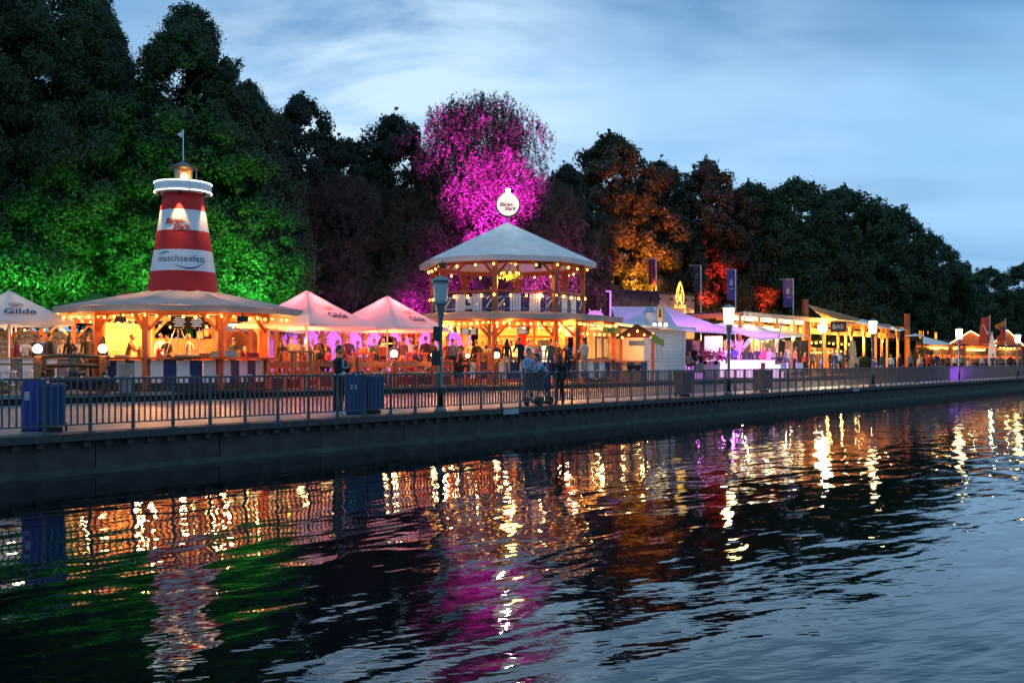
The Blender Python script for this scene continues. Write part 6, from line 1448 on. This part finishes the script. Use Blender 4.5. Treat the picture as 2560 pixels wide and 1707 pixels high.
def mast(px, Y, yt, lb):
    t = thing('timber_mast', lb, 'mast', g(px, Y, TZ), .4, 'orange timber masts'); zt = Z(yt, Y)-TZ; q = M(); q.box((0, 0, zt/2), (.38, .38, zt)); q.build('mast', WOODO, t); q = M(); q.box((0, 0, zt+.02), (.42, .42, .06)); q.build('cap', WOODL, t)
mast(2013, 84, 750, 'orange timber mast at the peak of the orange sail'); mast(2268, 106, 786, 'orange timber mast at the right end of the pergola')
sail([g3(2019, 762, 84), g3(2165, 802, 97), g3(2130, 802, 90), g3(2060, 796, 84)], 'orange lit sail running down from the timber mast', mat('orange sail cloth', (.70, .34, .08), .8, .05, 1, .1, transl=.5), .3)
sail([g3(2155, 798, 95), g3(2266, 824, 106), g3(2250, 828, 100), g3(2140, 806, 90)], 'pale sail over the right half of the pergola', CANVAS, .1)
light('sail_lamp', 'POINT', g3(2085, 812, 86), 1500, (1, .45, .08), None, .2)
fl = thing('floodlight', 'blinding round floodlight on a pergola post', 'floodlight', g3(2056, 820, 72), va(2056))
q = M(); q.tube([(0, -.02, 0), (0, .14, 0)], [.36, .24], 20); q.build('housing', BLACK, fl); q = M(); q.ball((0, -.06, 0), .30, 16, 10); q.build('lens', FLOOD, fl, True)  # lens ball widened so its shape carries the glare
q = M(); q.tube([(0, .1, 0), (0, .12, TZ-Z(820, 72))], .05, 8); q.build('pole', BLACK, fl)
light('flood_beam', 'POINT', g3(2056, 820, 71.5), 900, (1, .8, .5), None, .2)
bsn = thing('bar_sign', 'dark grey hanging sign reading BAR right of the floodlight', 'sign', g3(2096, 817, 80), va(2096)); q = M(); q.box((0, 0, 0), (1.2, .06, .85)); q.build('board', CHAR, bsn); text('BAR', .5, mat('grey sign letters', (.3, .3, .3), .5), bsn, (0, -.04, 0), bold=.01)
td = thing('carved_column', 'pale standing surf totem with writing left of the grass planter', 'column', g(2131, 80, TZ), va(2131)); q = M(); q.box((0, 0, .5), (.62, .4, 1.0)); q.build('base', STONE, td); q = M(); q.prism([(-.27, 1.0), (.27, 1.0), (.29, 2.2), (.2, 2.75), (0, 2.9), (-.2, 2.75), (-.29, 2.2)], -.05, .05); q.build('board', mat('grey green board', (.20, .20, .14), .6), td)
for i in range(6): q = M(); q.box((0, -.06, 2.5-i*.23), (.12, .004, .14)); q.build('carved_letter', CREAM, td)
for px, Y, w, lb in ((2160, 82, 1.3, 'green ornamental grass beside the second lit lamp'), (2310, 98, 2.4, 'dark hedge bush right of the pergola end'), (1808, 96, 1.4, 'round bush above the lilac sail behind the nearest lamp')):
    t = thing('shrub', lb, 'shrub', g(px, Y, TZ if px != 1808 else 2.6), 0, 'shrubs among the stalls')
    k = 1600; d_ = rng.normal(size=(k, 3)); d_ /= np.linalg.norm(d_, axis=1)[:, None]; C = d_*w*np.array([.6, .5, .6])*rng.uniform(.5, 1, (k, 1))+np.array([0, 0, w*.6]); V, Q = leaves(C, d_, .16)
    ob('foliage', npmesh('foliage', V, Q, LEAF[0] if px != 2310 else LEAF[1]), t); q = M(); q.tube([(0, 0, 0), (0, 0, w*.6)], .05, 6); q.build('stem', BARK, t)
# far huts
dh = thing('dark_hut', 'low dark hut with glowing amber letters on its roof edge', 'hut', g(2290, 112, TZ), math.atan2(16, X(2400, 128)-X(2290, 112)))
Lh = (Vector(g(2400, 128, 0))-Vector(g(2290, 112, 0))).length
for i in range(14): q = M(); q.box((Lh*(i+.5)/14, 0, 1.7), (Lh/14-.03, .08, 3.4)); q.build('wall_board', mat('dark brown boards', (.05, .03, .02), .6) if i == 0 else bpy.data.materials['dark brown boards'], dh)
q = M(); q.box((Lh/2, 2, 3.6), (Lh+1, 5, .3)); q.build('roof', CHAR, dh)
for s_, x in (('U', .6), ('L', 2.0), ("'", 3.8), ('M', 7.2)): text(s_, 1.35, AMBER, dh, (x, -.3, 4.05), name='amber_letter', bold=.02)
sail([g3(2308, 841, 92), g3(2382, 861, 94), g3(2345, 862, 88), g3(2309, 859, 88)], 'small white tent sail before the dark hut', CANVAS, .1)
sail([g3(2290, 834, 104), g3(2310, 839, 106), g3(2290, 840, 100), g3(2262, 840, 100)], 'tiny pale tent roof behind the pergola end', CANVAS, .05)
def bar_hut(px, Y, w, lb, hz=3.0, gab=True, gz=5.2):
    t = thing('gabled_hut' if gab else 'bar_stall', lb, 'hut', g(px, Y, TZ), va(px), 'small huts at the far end')
    for x in (-w/2, w/2): q = M(); q.box((x, 0, hz/2), (.2, .2, hz)); q.build('post', WOODO, t)
    q = M(); q.box((0, -.1, 1.05), (w, .5, .08)); q.build('counter_top', WOODL, t)
    for i in range(6): q = M(); q.box((-w/2+w*(i+.5)/6, 0, .5), (w/6-.03, .06, 1.0)); q.build('front_board', WOODD, t)
    for i in range(8): q = M(); q.box((0, 2.2, .2+i*.36), (w, .06, .34)); q.build('back_board', (WOODD, WOODO)[i % 3 == 1], t)
    if gab:
        q = M(); q.prism([(-w/2-.2, hz), (w/2+.2, hz), (0, gz)], -.05, .05); q.build('gable', WOODO, t)
        for s in (-1, 1):
            q = M(); q.bar((s*(w/2+.35), 1.2, hz-.15), (0, 1.2, gz+.05), 2.8, .08); q.build('roof_side', WOODD, t)
            q = M(); q.bar((s*(w/2+.3), -.28, hz-.1), (0, -.28, gz), .07, .07); q.build('light_strip', TUBE, t)
    else: q = M(); q.box((0, 1, hz+.1), (w+.4, 3, .15)); q.build('roof', CHAR, t)
    light('hut_lamp', 'POINT', g(px, Y+1.0, TZ+hz-.5), 330, (1, .48, .12), None, .15)
bar_hut(2427, 112, 4.6, 'gabled hut outlined with bulbs, right of the third lit lamp', 2.95, True, 4.55)
bar_hut(2518, 126, 3.2, 'small gabled hut outlined with bulbs at the right end', 3.2, True, 5.1)
bar_hut(2336, 100, 3.2, 'open bar stall with bulbs under the small white tent sail', 2.75, False); bar_hut(2372, 104, 3.0, 'open bar stall left of the purple lamp post', 2.75, False)
for a_, b_, Y, z, sp, lb in ((2320, 2350, 98, 3.0, .42, 'bulb row on the stall under the small white tent'), (2358, 2392, 101, 3.0, .42, 'bulb row on the stall left of the purple lamp post'), (2396, 2460, 110, 3.0, .5, 'bulb row along the eaves of the gabled hut'), (2500, 2545, 122, 3.3, .8, 'bulb row beside the small gabled hut')):
    string_lights([g(a_, Y, z), g(b_, Y+2, z)], sp, lb, sc=2.4, nolight=True, sag=.05)
tube_light(2430, 2462, 108, 2.7, 'long tube light inside the gabled hut'); tube_light(2325, 2345, 99, 2.75, 'tube light inside the stall under the white tent'); tube_light(2362, 2378, 102, 2.75, 'tube light inside the stall left of the purple lamp')
cn = thing('dark_container', 'long dark container building behind the surfboard', 'container', g(2462, 128, TZ), math.atan2(30, X(2600, 158)-X(2462, 128)))
for i in range(24): q = M(); q.box((1+i*1.6, 0, 1.6), (1.55, .1+.08*(i % 2), 3.2)); q.build('wall_panel', bpy.data.materials['dark brown boards'], cn)
q = M(); q.box((19, 2, 3.35), (39, 5, .25)); q.build('roof', CHAR, cn)
for px, Y, yt, yb, lb, tw in ((2475, 96, 788, 854, 'tall faded red flag left of the surfboard', 0), (2514, 102, 795, 848, 'twisted orange and red flag right of the surfboard', 1)):
    t = thing('flag', lb, 'flag', g(px, Y, TZ), 0, 'red flags at the right end'); zt = Z(yt, Y)-TZ; zb = Z(yb, Y)-TZ; q = M(); q.tube([(0, 0, 0), (0, 0, zt)], .04, 6); q.build('pole', METAL, t)
    q = M(); n = 8; vs = []
    for j in range(n+1):
        for k in range(5): u = k/4; vs.append((-u*(.9+.02*j)*(1 if not tw else .45+.5*math.sin(j*.75+.6)**2), .10*math.sin(k*1.2+j*.5), zt-.1-(zt-zb)*j/n-(.16*u if not tw else .5*u)))
    q.add(vs, [(j*5+k, j*5+k+1, (j+1)*5+k+1, (j+1)*5+k) for j in range(n) for k in range(4)]); q.build('cloth', mat('faded red flag', (.42, .07, .04), .8, transl=.3) if not tw else bpy.data.materials['faded red flag'], t)
    if not tw: q = M(); q.bar((-.7, -.14, zt-.9), (-.3, -.14, zt-1.9), .01, .08); q.bar((-.3, -.14, zt-1.9), (-.2, -.14, zt-1.5), .01, .08); q.build('mark', WHITE, t)
    else: q = M(); q.bar((-1.1, -.1, zt-.95), (-.05, .0, zt-.5), .03, .42); q.build('orange_fold', mat('orange flag', (.6, .22, .03), .8), t)
sf = thing('surfboard', 'upright cream surfboard with a dark stripe near its foot', 'surfboard', g(2480, 90, TZ), va(2480)); q = M(); zz = Z(827, 90)-TZ
q.prism([(.34*math.sin(math.pi*min(1, max(0, (.12+.88*i/16)))**.8)*(1 if True else 1), .3+(zz-.3)*i/16) for i in range(17)]+[(-.34*math.sin(math.pi*min(1, max(0, (.12+.88*i/16)))**.8), .3+(zz-.3)*i/16) for i in range(16, -1, -1)], -.04, .04)
q.build('board', mat('cream fibreglass', (.55, .50, .40), .35), sf); q = M(); q.box((0, -.045, .95), (.07, .01, .5)); q.build('stripe', BLACK, sf); q = M(); q.box((0, 0, .15), (.8, .4, .3)); q.build('foot', WOODD, sf)
light('surf_light', 'POINT', g(2478, 87.5, 2.5), 60, (1, .75, .5), None, .1)
# purple flood on the promenade washing the far railing
pf = thing('floodlight', 'small purple floodlight low on the promenade washing the far railing', 'floodlight', W(50.5, 1.6, 0), QA); q = M(); q.box((0, 0, .2), (.3, .2, .3)); q.build('housing', BLACK, pf)
q = M(); q.box((0, 0, .03), (.2, .3, .06)); q.build('foot', BLACK, pf)
a = W(50.9, 1.5, .4); light('purple_beam', 'SPOT', a, 1600, (.42, .06, 1), None, .1, W(60, .0, .6), 70, .8)
print('objects', len(bpy.data.objects), 'persons', npers, 'tris', sum(len(m.loop_triangles) if False else sum(len(p.vertices)-2 for p in m.polygons) if len(m.polygons) < 20000 else len(m.polygons)*2 for m in bpy.data.meshes))
